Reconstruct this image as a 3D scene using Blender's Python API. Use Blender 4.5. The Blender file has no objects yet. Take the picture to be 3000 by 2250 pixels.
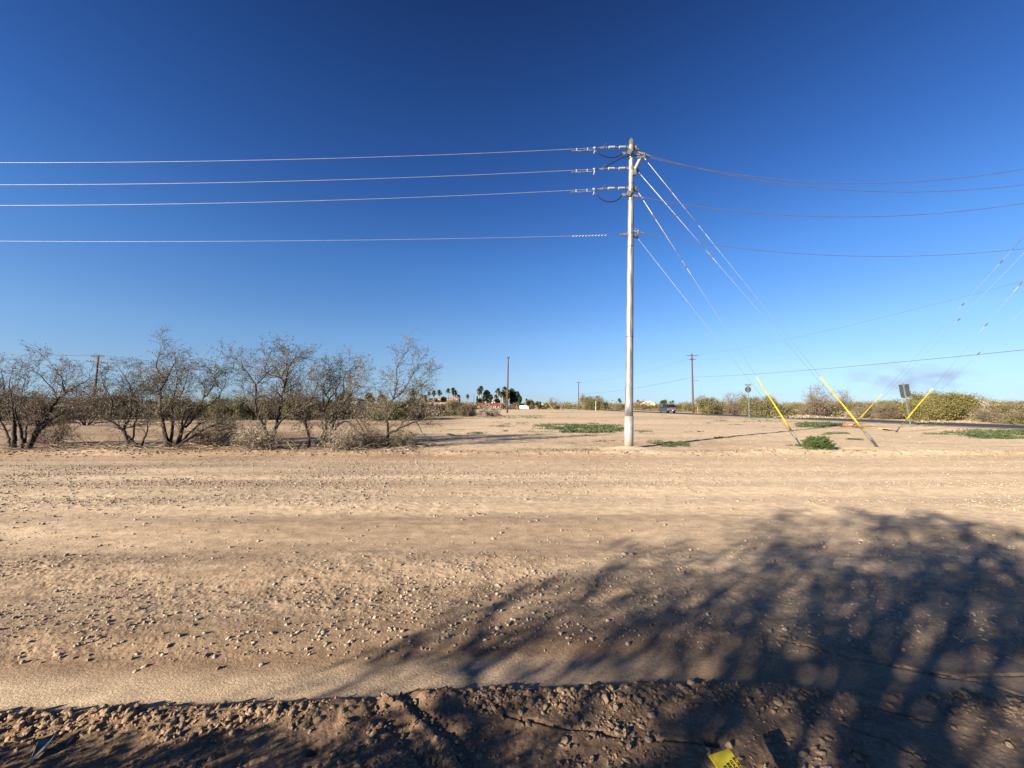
import bpy, math, random
import numpy as np
from mathutils import Vector, Matrix, Quaternion

R = math.radians
scene = bpy.context.scene
col = scene.collection

# ---------------------------------------------------------------- camera
F, CX, CY, HOR = 1127.0, 1500.0, 1125.0, 1190.0
PITCH = math.atan((HOR - CY) / F)
EYE = 1.6
cam_d = bpy.data.cameras.new("camera")
cam_d.sensor_width = 36.0
cam_d.lens = F / 3000 * 36
cam_d.clip_start = 0.05
cam_d.clip_end = 20000
cam = bpy.data.objects.new("camera", cam_d)
cam.location = (0, 0, EYE)
cam.rotation_euler = (R(90) + PITCH, 0, 0)
col.objects.link(cam)
scene.camera = cam

# ---------------------------------------------------------------- light
SUN_EL = R(18.8)
SHAD = R(37.5)                       # direction shadows fall, from +X towards +Y
sdx, sdy = math.cos(SHAD), math.sin(SHAD)
w = bpy.data.worlds.new("World")
scene.world = w
w.use_nodes = True
nt = w.node_tree
bg = nt.nodes["Background"]
sky = nt.nodes.new("ShaderNodeTexSky")
sky.sky_type = 'NISHITA'
sky.sun_disc = False
sky.sun_elevation = SUN_EL
sky.sun_rotation = math.atan2(-sdx, -sdy)      # azimuth of the sun
sky.altitude = 600
sky.air_density = 1.0
sky.dust_density = 0.2
sky.ozone_density = 3.0
# clear desert air: the sky deepens towards the zenith (by elevation of the sky direction)
wtc = nt.nodes.new("ShaderNodeTexCoord"); wsep = nt.nodes.new("ShaderNodeSeparateXYZ")
nt.links.new(wtc.outputs['Generated'], wsep.inputs[0])
wr = nt.nodes.new("ShaderNodeValToRGB")
nt.links.new(wsep.outputs['Z'], wr.inputs[0])
STOPS = [(0.0, (.50, .66, 1.05)), (.027, (.525, .683, 1.07)), (.08, (.68, .76, .98)), (.167, (.70, .85, 1.06)), (.332, (.487, .80, 1.18)),
         (.474, (.33, .60, 1.05)), (.636, (.22, .436, .82)), (.74, (.17, .31, .62)), (1.0, (.08, .11, .19))]
el_ = wr.color_ramp.elements
while len(el_) < len(STOPS): el_.new(.5)
for e_, (p_, c_) in zip(el_, STOPS): e_.position = p_; e_.color = (*[k / 1.25 for k in c_], 1)
wmx = nt.nodes.new("ShaderNodeMix"); wmx.data_type = 'RGBA'; wmx.blend_type = 'MULTIPLY'; wmx.inputs[0].default_value = 1
nt.links.new(sky.outputs[0], wmx.inputs[6]); nt.links.new(wr.outputs[0], wmx.inputs[7])
nt.links.new(wmx.outputs[2], bg.inputs[0])
bg.inputs[1].default_value = 0.054
sun_d = bpy.data.lights.new("sun", 'SUN')
sun_d.energy = 5.0
sun_d.angle = R(0.55)
sun_d.color = (1.0, 0.88, 0.73)
sun = bpy.data.objects.new("sun", sun_d)
dv = Vector((sdx * math.cos(SUN_EL), sdy * math.cos(SUN_EL), -math.sin(SUN_EL)))
sun.rotation_euler = dv.to_track_quat('-Z', 'Y').to_euler()
sun.location = (-30, -20, 30)
col.objects.link(sun)
scene.view_settings.view_transform = 'Standard'
scene.view_settings.look = 'None'
scene.view_settings.gamma = 1.0
scene.view_settings.use_curve_mapping = False
scene.view_settings.exposure = 1.77
scene.cycles.max_bounces = 5
scene.cycles.transparent_max_bounces = 8
scene.cycles.volume_bounces = 0
scene.cycles.use_denoising = True

# ---------------------------------------------------------------- projection helpers
cp, sp = math.cos(PITCH), math.sin(PITCH)
def ray(u, v):
    a, b = (u - CX) / F, (CY - v) / F
    return Vector((a, cp - b * sp, sp + b * cp))
def P(u, v, y):
    """world point seen at photo pixel (u,v) at depth y"""
    r = ray(u, v); t = y / r.y
    return Vector((r.x * t, y, EYE + r.z * t))
def G(u, v, z=0.0):
    r = ray(u, v); t = (z - EYE) / r.z
    return Vector((r.x * t, r.y * t, z))

# ---------------------------------------------------------------- noise
def _h(ix, iy, s):
    n = (ix.astype(np.int64) * 374761393 + iy.astype(np.int64) * 668265263 + s * 1274126177) & 0x7fffffff
    n = ((n ^ (n >> 13)) * 1274126177) & 0x7fffffff
    n = (n ^ (n >> 16)) & 0xffffff
    return n.astype(np.float64) / 0xffffff
def vn(x, y, s=0):
    xi, yi = np.floor(x), np.floor(y)
    fx, fy = x - xi, y - yi
    fx = fx * fx * (3 - 2 * fx); fy = fy * fy * (3 - 2 * fy)
    a, b = _h(xi, yi, s), _h(xi + 1, yi, s)
    c, d = _h(xi, yi + 1, s), _h(xi + 1, yi + 1, s)
    return (a + (b - a) * fx) * (1 - fy) + (c + (d - c) * fx) * fy
def fbm(x, y, lam, octv=4, s=0, gain=0.5):
    r, amp, tot = 0, 1.0, 0
    for k in range(octv):
        c, q = math.cos(k * 1.3), math.sin(k * 1.3)
        r = r + amp * (vn((c * x - q * y) / lam + 17.3 * k, (q * x + c * y) / lam - 9.1 * k, s + k) - .5)
        tot += amp; amp *= gain; lam *= .5
    return r / tot * 2
def cellbump(x, y, lam, s=0):
    """rounded clods: 1 in the middle of a cell, 0 on the borders"""
    x = x / lam; y = y / lam
    xi, yi = np.floor(x), np.floor(y)
    best = np.full(x.shape, 9.0)
    rad = np.zeros(x.shape)
    for i in (-1, 0, 1):
        for j in (-1, 0, 1):
            cx, cy = xi + i, yi + j
            px = cx + _h(cx, cy, s); py = cy + _h(cx, cy, s + 7)
            d = (x - px) ** 2 + (y - py) ** 2
            m = d < best
            best = np.where(m, d, best); rad = np.where(m, _h(cx, cy, s + 13), rad)
    return np.clip(1 - np.sqrt(best) / (.25 + .45 * rad), 0, 1) * rad
def sst(a, b, x):
    t = np.clip((x - a) / (b - a), 0, 1)
    return t * t * (3 - 2 * t)

# ---------------------------------------------------------------- ground height
RX = [-6, -2.75, -1.2, -0.1, 1.5, 2.8, 6]
RY = [1.95, 2.04, 2.12, 2.22, 2.27, 2.15, 1.9]
def ridge_y(x):
    return np.interp(x, RX, RY) + 0.05 * fbm(x, x * 0 + 3, .6, 5, 41, .6)
def seg_d(x, y, pts):
    best = np.full(x.shape, 1e9)
    for (ax, ay), (bx, by) in zip(pts[:-1], pts[1:]):
        dx, dy = bx - ax, by - ay
        t = np.clip(((x - ax) * dx + (y - ay) * dy) / (dx * dx + dy * dy), 0, 1)
        best = np.minimum(best, np.hypot(x - ax - t * dx, y - ay - t * dy))
    return best
def gp(*uv):
    return [(G(u, v).x, G(u, v).y) for u, v in uv]
CRACKS = [gp((2280, 1880), (2450, 1920), (2640, 1960), (2800, 1985), (3000, 1975)),
          gp((2650, 1960), (2760, 1985), (2860, 2000), (3000, 2045)),
          gp((1400, 2085), (1520, 2125), (1660, 2150), (1830, 2175)),
          gp((2560, 2090), (2660, 2110), (2740, 2130)),
          gp((2480, 2140), (2600, 2190), (2720, 2250)),
          gp((1900, 2175), (2010, 2182), (2070, 2200))]
CLAY = gp((1140, 2075), (1230, 2135), (1290, 2195), (1340, 2262))
road_edge = lambda y: 34.6 - 0.018 * (y - 35)
def gh(x, y, detail=True):
    x = np.asarray(x, float); y = np.asarray(y, float)
    z = 0.05 * fbm(x, y, 9, 3, 3) * sst(13, 18, y) * (1 - sst(60, 120, y))
    # wheel tracks along the dirt road
    road = sst(2.3, 2.8, y) * (1 - sst(11.4, 12.0, y))
    wv = y + .12 * fbm(x, y * 0, 6, 2, 9)
    z = z + road * (.012 * np.sin(wv * 5.1) + .010 * np.sin(wv * 2.3 + 1) + .010 * fbm(x * .12, wv, .6, 3, 5) + .005 * fbm(x * .2, y, .16, 3, 6))
    # far berm left by the grader
    by = 12.75 + .15 * fbm(x, y * 0 + 1, 5, 3, 11)
    bm = np.exp(-((y - by) / np.where(y < by, .42, .3)) ** 2)
    z = z + bm * (.10 + .05 * fbm(x, y, 2.2, 2, 12)) + .05 * sst(12.4, 13.2, y)
    # near windrow
    ry = ridge_y(x)
    d = y - ry
    hgt = .025 * (1 - .45 * sst(.2, 2.2, x)) * (.75 + .5 * vn(x * 1.7, x * 0, 77))
    rg = np.where(d < 0, np.exp(-(d / .13) ** 2), np.exp(-(d / .045) ** 2))
    near = 1 - sst(-.06, .05, d)
    z = z + hgt * rg + near * .014
    if detail:
        z = z + bm * (.030 * fbm(x, y, .35, 5, 21, .6) + .014 * cellbump(x, y, .13, 4)) * (y > 11)
        dist = np.hypot(x, y)
        fine = 1 - sst(9, 16, dist)
        gb = sst(.3, .5, d) * (1 - sst(4.0, 4.6, y))              # gravel band
        gb2 = sst(5.2, 6.5, y) * (1 - sst(11, 12, y))
        patchy = .35 + .65 * sst(-.25, .35, fbm(x * .45, y, .7, 3, 31))
        strip = sst(.02, .06, d) * (1 - sst(.22, .42, d))
        amp = near * .6 + gb * patchy + .28 * sst(4, 4.6, y) * (1 - sst(5.2, 6.5, y)) + .55 * gb2 * patchy
        amp = amp * (1 - .85 * strip * (1 - sst(.8, 1.8, x)))
        z = z + fine * amp * (.012 * fbm(x, y, .16, 4, 51, .62) + .007 * cellbump(x, y, .045, 61) + .005 * cellbump(x, y, .024, 62))
        z = z + fine * gb2 * patchy * (.010 * cellbump(x, y, .10, 63) + .008 * cellbump(x, y, .16, 64))
        z = z + near * (.014 * fbm(x, y, .45, 3, 71) + .018 * rg * cellbump(x, y, .06, 72) + .010 * amp * cellbump(x, y, .09, 73))
        z = z + .05 * near * sst(-1.6, -.4, x - 1.2) * 0
        # right hand clay pan: smoother, cracked
        for k, c in enumerate(CRACKS):
            jx = .018 * fbm(x, y, .12, 3, 80 + k); jy = .018 * fbm(x, y, .12, 3, 90 + k)
            dd = seg_d(x + jx, y + jy, c)
            z = z - .02 * np.exp(-(dd / .008) ** 2) + .006 * np.exp(-(dd / .05) ** 2)
        dd = seg_d(x + .03 * fbm(x, y, .1, 3, 99), y + .02 * fbm(x, y, .1, 3, 98), CLAY)
        z = z + .018 * np.exp(-(dd / .022) ** 4) - .014 * np.exp(-((dd - .075) / .03) ** 2)
        hx, hy = gp((915, 2210))[0]
        z = z - .05 * np.exp(-(((x - hx) / .03) ** 2 + ((y - hy) / .02) ** 2))
        hx, hy = gp((2085, 2185))[0]
        z = z - .05 * np.exp(-(((x - hx) / .035) ** 2 + ((y - hy) / .025) ** 2))
        far = sst(13, 15, y) * (1 - sst(40, 70, y))
        z = z + far * (.028 * fbm(x * .5, y, 1.1, 4, 101) + .012 * fbm(x, y, .3, 2, 102))
        for (mu, mv, rr, hh) in ((2260, 1326, .75, .12), (1842, 1318, .8, .09), (2735, 1262, 2.6, .22), (2520, 1318, .9, .05)):
            mx, my = gp((mu, mv))[0]
            z = z + hh * np.exp(-(((x - mx) / rr) ** 2 + ((y - my) / (rr * .6)) ** 2))
    e = x - road_edge(y)
    flat = sst(-3.5, -.4, e) * (1 - sst(8.6, 11, e))
    return z * (1 - flat)
def ghs(x, y):
    return float(gh(np.array([x]), np.array([y]))[0])

# ---------------------------------------------------------------- material helper
def new_mat(name):
    m = bpy.data.materials.new(name); m.use_nodes = True
    n = m.node_tree.nodes; l = m.node_tree.links
    return m, n, l, n["Principled BSDF"]
def mat(name, c, rough=.8, metal=0, c2=None, nscale=4, stretch=(1, 1, 1), bump=0, bscale=30, spec=.3, island=0, coords='Object'):
    m, n, l, b = new_mat(name)
    b.inputs['Roughness'].default_value = rough
    b.inputs['Metallic'].default_value = metal
    b.inputs['Specular IOR Level'].default_value = spec
    tc = n.new("ShaderNodeTexCoord"); mp = n.new("ShaderNodeMapping")
    mp.inputs['Scale'].default_value = stretch
    l.new(tc.outputs[coords], mp.inputs[0])
    c2 = c2 or tuple(v * .72 for v in c)
    mix = n.new("ShaderNodeMix"); mix.data_type = 'RGBA'
    mix.inputs[6].default_value = (*c, 1); mix.inputs[7].default_value = (*c2, 1)
    nz = n.new("ShaderNodeTexNoise"); nz.inputs['Scale'].default_value = nscale; nz.inputs['Detail'].default_value = 5
    l.new(mp.outputs[0], nz.inputs['Vector'])
    ramp = n.new("ShaderNodeMapRange"); ramp.inputs[1].default_value = .35; ramp.inputs[2].default_value = .65
    l.new(nz.outputs[0], ramp.inputs[0])
    fac = ramp.outputs[0]
    if island:
        g = n.new("ShaderNodeNewGeometry")
        ma = n.new("ShaderNodeMix"); ma.data_type = 'FLOAT'; ma.inputs[0].default_value = island
        l.new(ramp.outputs[0], ma.inputs[2]); l.new(g.outputs['Random Per Island'], ma.inputs[3])
        fac = ma.outputs[0]
    l.new(fac, mix.inputs[0])
    l.new(mix.outputs[2], b.inputs['Base Color'])
    if bump:
        nb = n.new("ShaderNodeTexNoise"); nb.inputs['Scale'].default_value = bscale; nb.inputs['Detail'].default_value = 4
        l.new(mp.outputs[0], nb.inputs['Vector'])
        bp = n.new("ShaderNodeBump"); bp.inputs['Strength'].default_value = bump; bp.inputs['Distance'].default_value = .02
        l.new(nb.outputs[0], bp.inputs['Height']); l.new(bp.outputs[0], b.inputs['Normal'])
    return m

M = {}
M['bark'] = mat('mesquite_bark', (.030, .023, .019), .9, c2=(.015, .012, .010), nscale=6, stretch=(6, 6, 1), bump=.6, bscale=12)
M['bark_pale'] = mat('pale_bark', (.30, .23, .15), .85, c2=(.12, .09, .065), nscale=3)
M['twig'] = mat('twig', (.15, .117, .088), .85, c2=(.05, .039, .03), nscale=.9)
M['leaf_mesq'] = mat('mesquite_leaf', (.18, .17, .09), .7, c2=(.08, .08, .045), nscale=1.5, island=.6)
M['leaf_dry'] = mat('dry_leaf', (.23, .18, .11), .8, c2=(.10, .077, .05), nscale=1.5, island=.6)
M['leaf_scrub'] = mat('scrub_leaf', (.175, .155, .068), .8, c2=(.078, .073, .036), nscale=.8, island=.55)
M['leaf_scrub_b'] = mat('scrub_leaf_brown', (.15, .118, .076), .85, c2=(.07, .053, .036), nscale=.8, island=.55)
M['leaf_scrub_y'] = mat('scrub_leaf_yellow', (.185, .155, .045), .8, c2=(.07, .068, .025), nscale=.7, island=.55)
M['scrub_grey'] = mat('grey_scrub', (.36, .31, .23), .85, c2=(.17, .14, .105), nscale=2, island=.5)
M['leaf_green'] = mat('green_leaf', (.07, .10, .025), .6, c2=(.03, .05, .015), nscale=4, island=.5)
M['weed'] = mat('weed_green', (.065, .09, .03), .75, c2=(.028, .043, .017), nscale=1.2, island=.5)
M['weed_dry'] = mat('dry_grass', (.42, .34, .2), .8, c2=(.24, .19, .11), nscale=1.2, island=.5)
M['leaf_dark'] = mat('dark_leaf', (.045, .06, .025), .7, c2=(.018, .026, .013), nscale=.5, island=.4)
M['leaf_mid'] = mat('mid_leaf', (.085, .11, .05), .7, c2=(.035, .05, .028), nscale=.5, island=.4)
M['palm'] = mat('palm_frond', (.075, .085, .035), .6, c2=(.03, .038, .018), nscale=.8, island=.5)
M['palm_skirt'] = mat('palm_skirt', (.20, .14, .08), .9, c2=(.10, .07, .045))
M['palm_trunk'] = mat('palm_trunk', (.26, .21, .16), .9, c2=(.17, .13, .1), stretch=(1, 1, 6))
M['steel'] = mat('galvanised_steel', (.32, .32, .295), .48, .5, c2=(.13, .135, .13), nscale=3.5, stretch=(3, 3, .45), spec=.4)
M['steel_base'] = mat('painted_steel_base', (.35, .35, .32), .5, .35, c2=(.27, .27, .25), nscale=5)
M['hardware'] = mat('galvanised_hardware', (.24, .24, .23), .5, .5, c2=(.11, .11, .105), nscale=20)
M['hard_dark'] = mat('dark_hardware', (.07, .07, .07), .6, .3, nscale=20)
M['insul'] = mat('grey_insulator', (.27, .295, .31), .5, c2=(.2, .22, .24), nscale=20)
M['alu'] = mat('aluminium_wire', (.30, .30, .30), .5, .3, c2=(.24, .24, .24))
M['wire_dark'] = mat('weathered_wire', (.10, .10, .10), .6, .2)
M['wire_black'] = mat('black_jumper', (.012, .013, .018), .45)
M['white_tape'] = mat('white_tape', (.34, .34, .34), .5, c2=(.26, .26, .26))
M['yellow'] = mat('yellow_guard', (.55, .41, .02), .5, c2=(.34, .25, .035), nscale=5)
M['fibre'] = mat('pale_fibreglass', (.30, .30, .29), .5, c2=(.6, .6, .56))
M['wood'] = mat('brown_pole_wood', (.105, .058, .038), .9, c2=(.05, .03, .022), nscale=3, stretch=(8, 8, .5))
M['wood_grey'] = mat('weathered_crossarm', (.12, .085, .06), .9, c2=(.06, .042, .03), nscale=4)
M['asphalt'] = mat('asphalt', (.045, .041, .039), .9, c2=(.03, .028, .027), nscale=.6, stretch=(1, .2, 1), bump=.3, bscale=40, coords='Object')
M['paint'] = mat('road_paint', (.55, .53, .49), .7, c2=(.36, .34, .31), nscale=1.2)
M['sign_back'] = mat('sign_back', (.085, .09, .095), .55, .4, c2=(.055, .058, .062), nscale=7)
M['sign_pale'] = mat('sign_plate', (.20, .21, .22), .5, .4, c2=(.15, .16, .17))
M['car'] = mat('grey_paint', (.055, .075, .11), .25, .55, c2=(.05, .07, .10), spec=.6)
M['glass'] = mat('dark_glass', (.008, .010, .014), .06, spec=.8)
M['black'] = mat('black_plastic', (.018, .018, .02), .6)
M['tyre'] = mat('tyre', (.02, .02, .02), .9)
M['rim'] = mat('rim', (.22, .22, .23), .35, .7)
M['lamp_red'] = mat('tail_lamp_red', (.28, .02, .02), .2)
M['plate'] = mat('licence_plate', (.62, .56, .55), .5, c2=(.55, .5, .5))
M['silver'] = mat('silver_trim', (.30, .31, .32), .35, .5)
M['red_wall'] = mat('red_brick', (.36, .115, .085), .9, c2=(.28, .09, .065), nscale=.6)
M['white_wall'] = mat('white_wall', (.58, .56, .52), .9, c2=(.5, .48, .44), nscale=.4)
M['cream_wall'] = mat('cream_wall', (.50, .43, .32), .9, c2=(.44, .37, .27), nscale=.3)
M['roof_red'] = mat('red_tile_roof', (.27, .06, .055), .9, c2=(.2, .05, .045), nscale=1.5)
M['roof_pale'] = mat('pale_red_roof', (.48, .27, .22), .8, c2=(.42, .21, .18), nscale=.5)
M['roof_brown'] = mat('brown_roof', (.13, .095, .07), .9, c2=(.09, .065, .05), nscale=.6)
M['window'] = mat('house_window', (.02, .025, .03), .1, spec=.7)
M['orange'] = mat('orange_plastic', (.75, .26, .06), .6, c2=(.6, .2, .05), nscale=4)
M['orange_pale'] = mat('faded_orange_board', (.72, .40, .14), .7, c2=(.6, .34, .14), nscale=4)
M['red_plastic'] = mat('faded_red_plastic', (.50, .11, .06), .6, c2=(.38, .08, .05), nscale=4)
M['tag_yellow'] = mat('yellow_marker_plate', (.62, .52, .03), .5, c2=(.48, .39, .03), nscale=9)
M['ink'] = mat('black_lettering', (.012, .012, .012), .6)
M['scrap'] = mat('scrap_metal', (.20, .20, .20), .6, .1, c2=(.07, .07, .07), nscale=25)

# ---- soil
def soil_mat(name, use_attr=True):
    m, n, l, b = new_mat(name)
    b.inputs['Roughness'].default_value = 1.0
    b.inputs['Specular IOR Level'].default_value = .08
    geo = n.new("ShaderNodeNewGeometry")
    def noise(scale, det, st=(1, 1, 1)):
        mp = n.new("ShaderNodeMapping"); mp.inputs['Scale'].default_value = st
        l.new(geo.outputs['Position'], mp.inputs[0])
        z = n.new("ShaderNodeTexNoise"); z.inputs['Scale'].default_value = scale; z.inputs['Detail'].default_value = det
        z.inputs['Roughness'].default_value = .62
        l.new(mp.outputs[0], z.inputs['Vector']); return z.outputs[0]
    def mr(s, a, b2, c, d):
        k = n.new("ShaderNodeMapRange"); k.inputs[1].default_value = a; k.inputs[2].default_value = b2
        k.inputs[3].default_value = c; k.inputs[4].default_value = d; l.new(s, k.inputs[0]); return k.outputs[0]
    def mix(f, a, b2, mode='MIX'):
        k = n.new("ShaderNodeMix"); k.data_type = 'RGBA'; k.blend_type = mode
        for s, i in ((f, 0), (a, 6), (b2, 7)):
            if hasattr(s, 'links'): l.new(s, k.inputs[i])
            else: k.inputs[i].default_value = s
        return k.outputs[2]
    pale, red, grey = (.51, .405, .28, 1), (.20, .137, .088, 1), (.265, .215, .16, 1)
    at = n.new("ShaderNodeAttribute"); at.attribute_name = 'tone'
    sepc = n.new("ShaderNodeSeparateColor"); l.new(at.outputs['Color'], sepc.inputs[0])
    c = mix(sepc.outputs[0], pale, red)
    c = mix(sepc.outputs[1], c, grey)
    c = mix(sepc.outputs[2], c, (.55, .45, .31, 1))
    c = mix(1.0, c, mix(mr(noise(3, 6), .3, .7, 0, 1), (.86, .84, .82, 1), (1.1, 1.1, 1.1, 1)), 'MULTIPLY')
    c = mix(1.0, c, mix(mr(noise(9, 6, (.6, 1, 1)), .33, .67, 0, 1), (.80, .785, .77, 1), (1.16, 1.16, 1.16, 1)), 'MULTIPLY')
    c = mix(1.0, c, mix(mr(noise(55, 5), .32, .68, 0, 1), (.74, .72, .70, 1), (1.2, 1.2, 1.2, 1)), 'MULTIPLY')
    l.new(c, b.inputs['Base Color'])
    bp = n.new("ShaderNodeBump"); bp.inputs['Strength'].default_value = .8; bp.inputs['Distance'].default_value = .007
    l.new(noise(70, 6), bp.inputs['Height']); l.new(bp.outputs[0], b.inputs['Normal'])
    return m
M['soil'] = soil_mat('desert_soil')
M['stone'] = mat('stone', (.37, .305, .23), .95, c2=(.17, .13, .098), nscale=.8, island=.85, spec=.1, bump=.5, bscale=60)
M['clod'] = mat('soil_clod', (.27, .195, .13), 1, c2=(.16, .11, .075), nscale=3, island=.6, spec=.05, bump=.8, bscale=50)

# ---------------------------------------------------------------- mesh builder
class MB:
    def __init__(s):
        s.v = []; s.f = []; s.m = []
    def add(s, vs, fs, mi=0):
        o = len(s.v)
        s.v.extend([tuple(p) for p in vs])
        s.f.extend([tuple(i + o for i in f) for f in fs])
        s.m.extend([mi] * len(fs))
    def box(s, c, size, rot=None, mi=0, bev=0):
        x, y, z = [k / 2 for k in size]
        vs = [Vector((a * x, b * y, d * z)) for a in (-1, 1) for b in (-1, 1) for d in (-1, 1)]
        if rot is not None: vs = [rot @ v for v in vs]
        c = Vector(c)
        s.add([v + c for v in vs], [(0, 1, 3, 2), (4, 6, 7, 5), (0, 4, 5, 1), (2, 3, 7, 6), (0, 2, 6, 4), (1, 5, 7, 3)], mi)
    def tube(s, pts, rs, n=6, cap=True, mi=0):
        pts = [Vector(p) for p in pts]
        if not hasattr(rs, '__len__'): rs = [rs] * len(pts)
        d0 = (pts[1] - pts[0]).normalized()
        up = Vector((0, 0, 1)) if abs(d0.z) < .9 else Vector((1, 0, 0))
        a = d0.cross(up).normalized()
        vs = []
        m = len(pts)
        for i, p in enumerate(pts):
            d = (pts[min(i + 1, m - 1)] - pts[max(i - 1, 0)])
            if d.length < 1e-9: d = d0
            d = d.normalized()
            a = (a - d * a.dot(d))
            a = a.normalized() if a.length > 1e-6 else d.orthogonal().normalized()
            b = d.cross(a)
            for k in range(n):
                t = 2 * math.pi * k / n
                vs.append(p + (a * math.cos(t) + b * math.sin(t)) * rs[i])
        fs = []
        for i in range(m - 1):
            for k in range(n):
                k2 = (k + 1) % n
                fs.append((i * n + k, i * n + k2, (i + 1) * n + k2, (i + 1) * n + k))
        if cap:
            fs.append(tuple(range(n - 1, -1, -1)))
            fs.append(tuple((m - 1) * n + k for k in range(n)))
        s.add(vs, fs, mi)
    def disc(s, c, axis, r, h, n=10, mi=0):
        c = Vector(c); axis = Vector(axis).normalized()
        s.tube([c - axis * h / 2, c + axis * h / 2], r, n, True, mi)
    def quad(s, a, b, c, d, mi=0):
        s.add([a, b, c, d], [(0, 1, 2, 3)], mi)
    def prism(s, poly, z0, z1, mi=0):
        """poly: list of 2D pts (x,z) ; extruded along y from z0 to z1"""
        n = len(poly)
        vs = [(p[0], z0, p[1]) for p in poly] + [(p[0], z1, p[1]) for p in poly]
        fs = [tuple(range(n)), tuple(range(2 * n - 1, n - 1, -1))]
        fs += [(k, n + k, n + (k + 1) % n, (k + 1) % n) for k in range(n)]
        s.add(vs, fs, mi)
    def mesh(s, name):
        me = bpy.data.meshes.new(name)
        me.from_pydata(s.v, [], s.f); me.update()
        return me
    def build(s, name, mats, parent=None, smooth=False, loc=None):
        me = s.mesh(name)
        if not isinstance(mats, (list, tuple)): mats = [mats]
        for m in mats: me.materials.append(m)
        if len(mats) > 1: me.polygons.foreach_set('material_index', s.m)
        if smooth: me.polygons.foreach_set('use_smooth', [True] * len(me.polygons))
        o = bpy.data.objects.new(name, me); col.objects.link(o)
        if loc is not None: o.location = loc
        if parent is not None: o.parent = parent
        return o
def np_mesh(name, V, faces, mats, nper, parent=None, smooth=False):
    """V (n,3), faces (m,nper)"""
    me = bpy.data.meshes.new(name)
    me.vertices.add(len(V)); me.vertices.foreach_set('co', np.ascontiguousarray(V, dtype=np.float32).ravel())
    m = len(faces)
    me.loops.add(m * nper); me.loops.foreach_set('vertex_index', np.ascontiguousarray(faces, dtype=np.int32).ravel())
    me.polygons.add(m)
    me.polygons.foreach_set('loop_start', np.arange(0, m * nper, nper, dtype=np.int32))
    me.polygons.foreach_set('loop_total', np.full(m, nper, dtype=np.int32))
    if smooth: me.polygons.foreach_set('use_smooth', np.ones(m, dtype=bool))
    me.update(calc_edges=True); me.validate()
    for k in (mats if isinstance(mats, (list, tuple)) else [mats]): me.materials.append(k)
    o = bpy.data.objects.new(name, me); col.objects.link(o)
    if parent is not None: o.parent = parent
    return o
def empty(name, loc, label, cat, group=None, rz=0):
    o = bpy.data.objects.new(name, None); col.objects.link(o)
    o.empty_display_size = .2
    o.location = loc; o.rotation_euler = (0, 0, rz)
    return tag(o, label, cat, group)
def tag(o, label=None, cat=None, group=None, kind=None):
    if label: o['label'] = label
    if cat: o['category'] = cat
    if group: o['group'] = group
    if kind: o['kind'] = kind
    return o
def kids(o): return [c for c in bpy.data.objects if c.parent == o]
def copy_tree(o, parent=None):
    c = o.copy(); col.objects.link(c)
    if parent is not None: c.parent = parent
    for ch in kids(o): copy_tree(ch, c)
    return c

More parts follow.
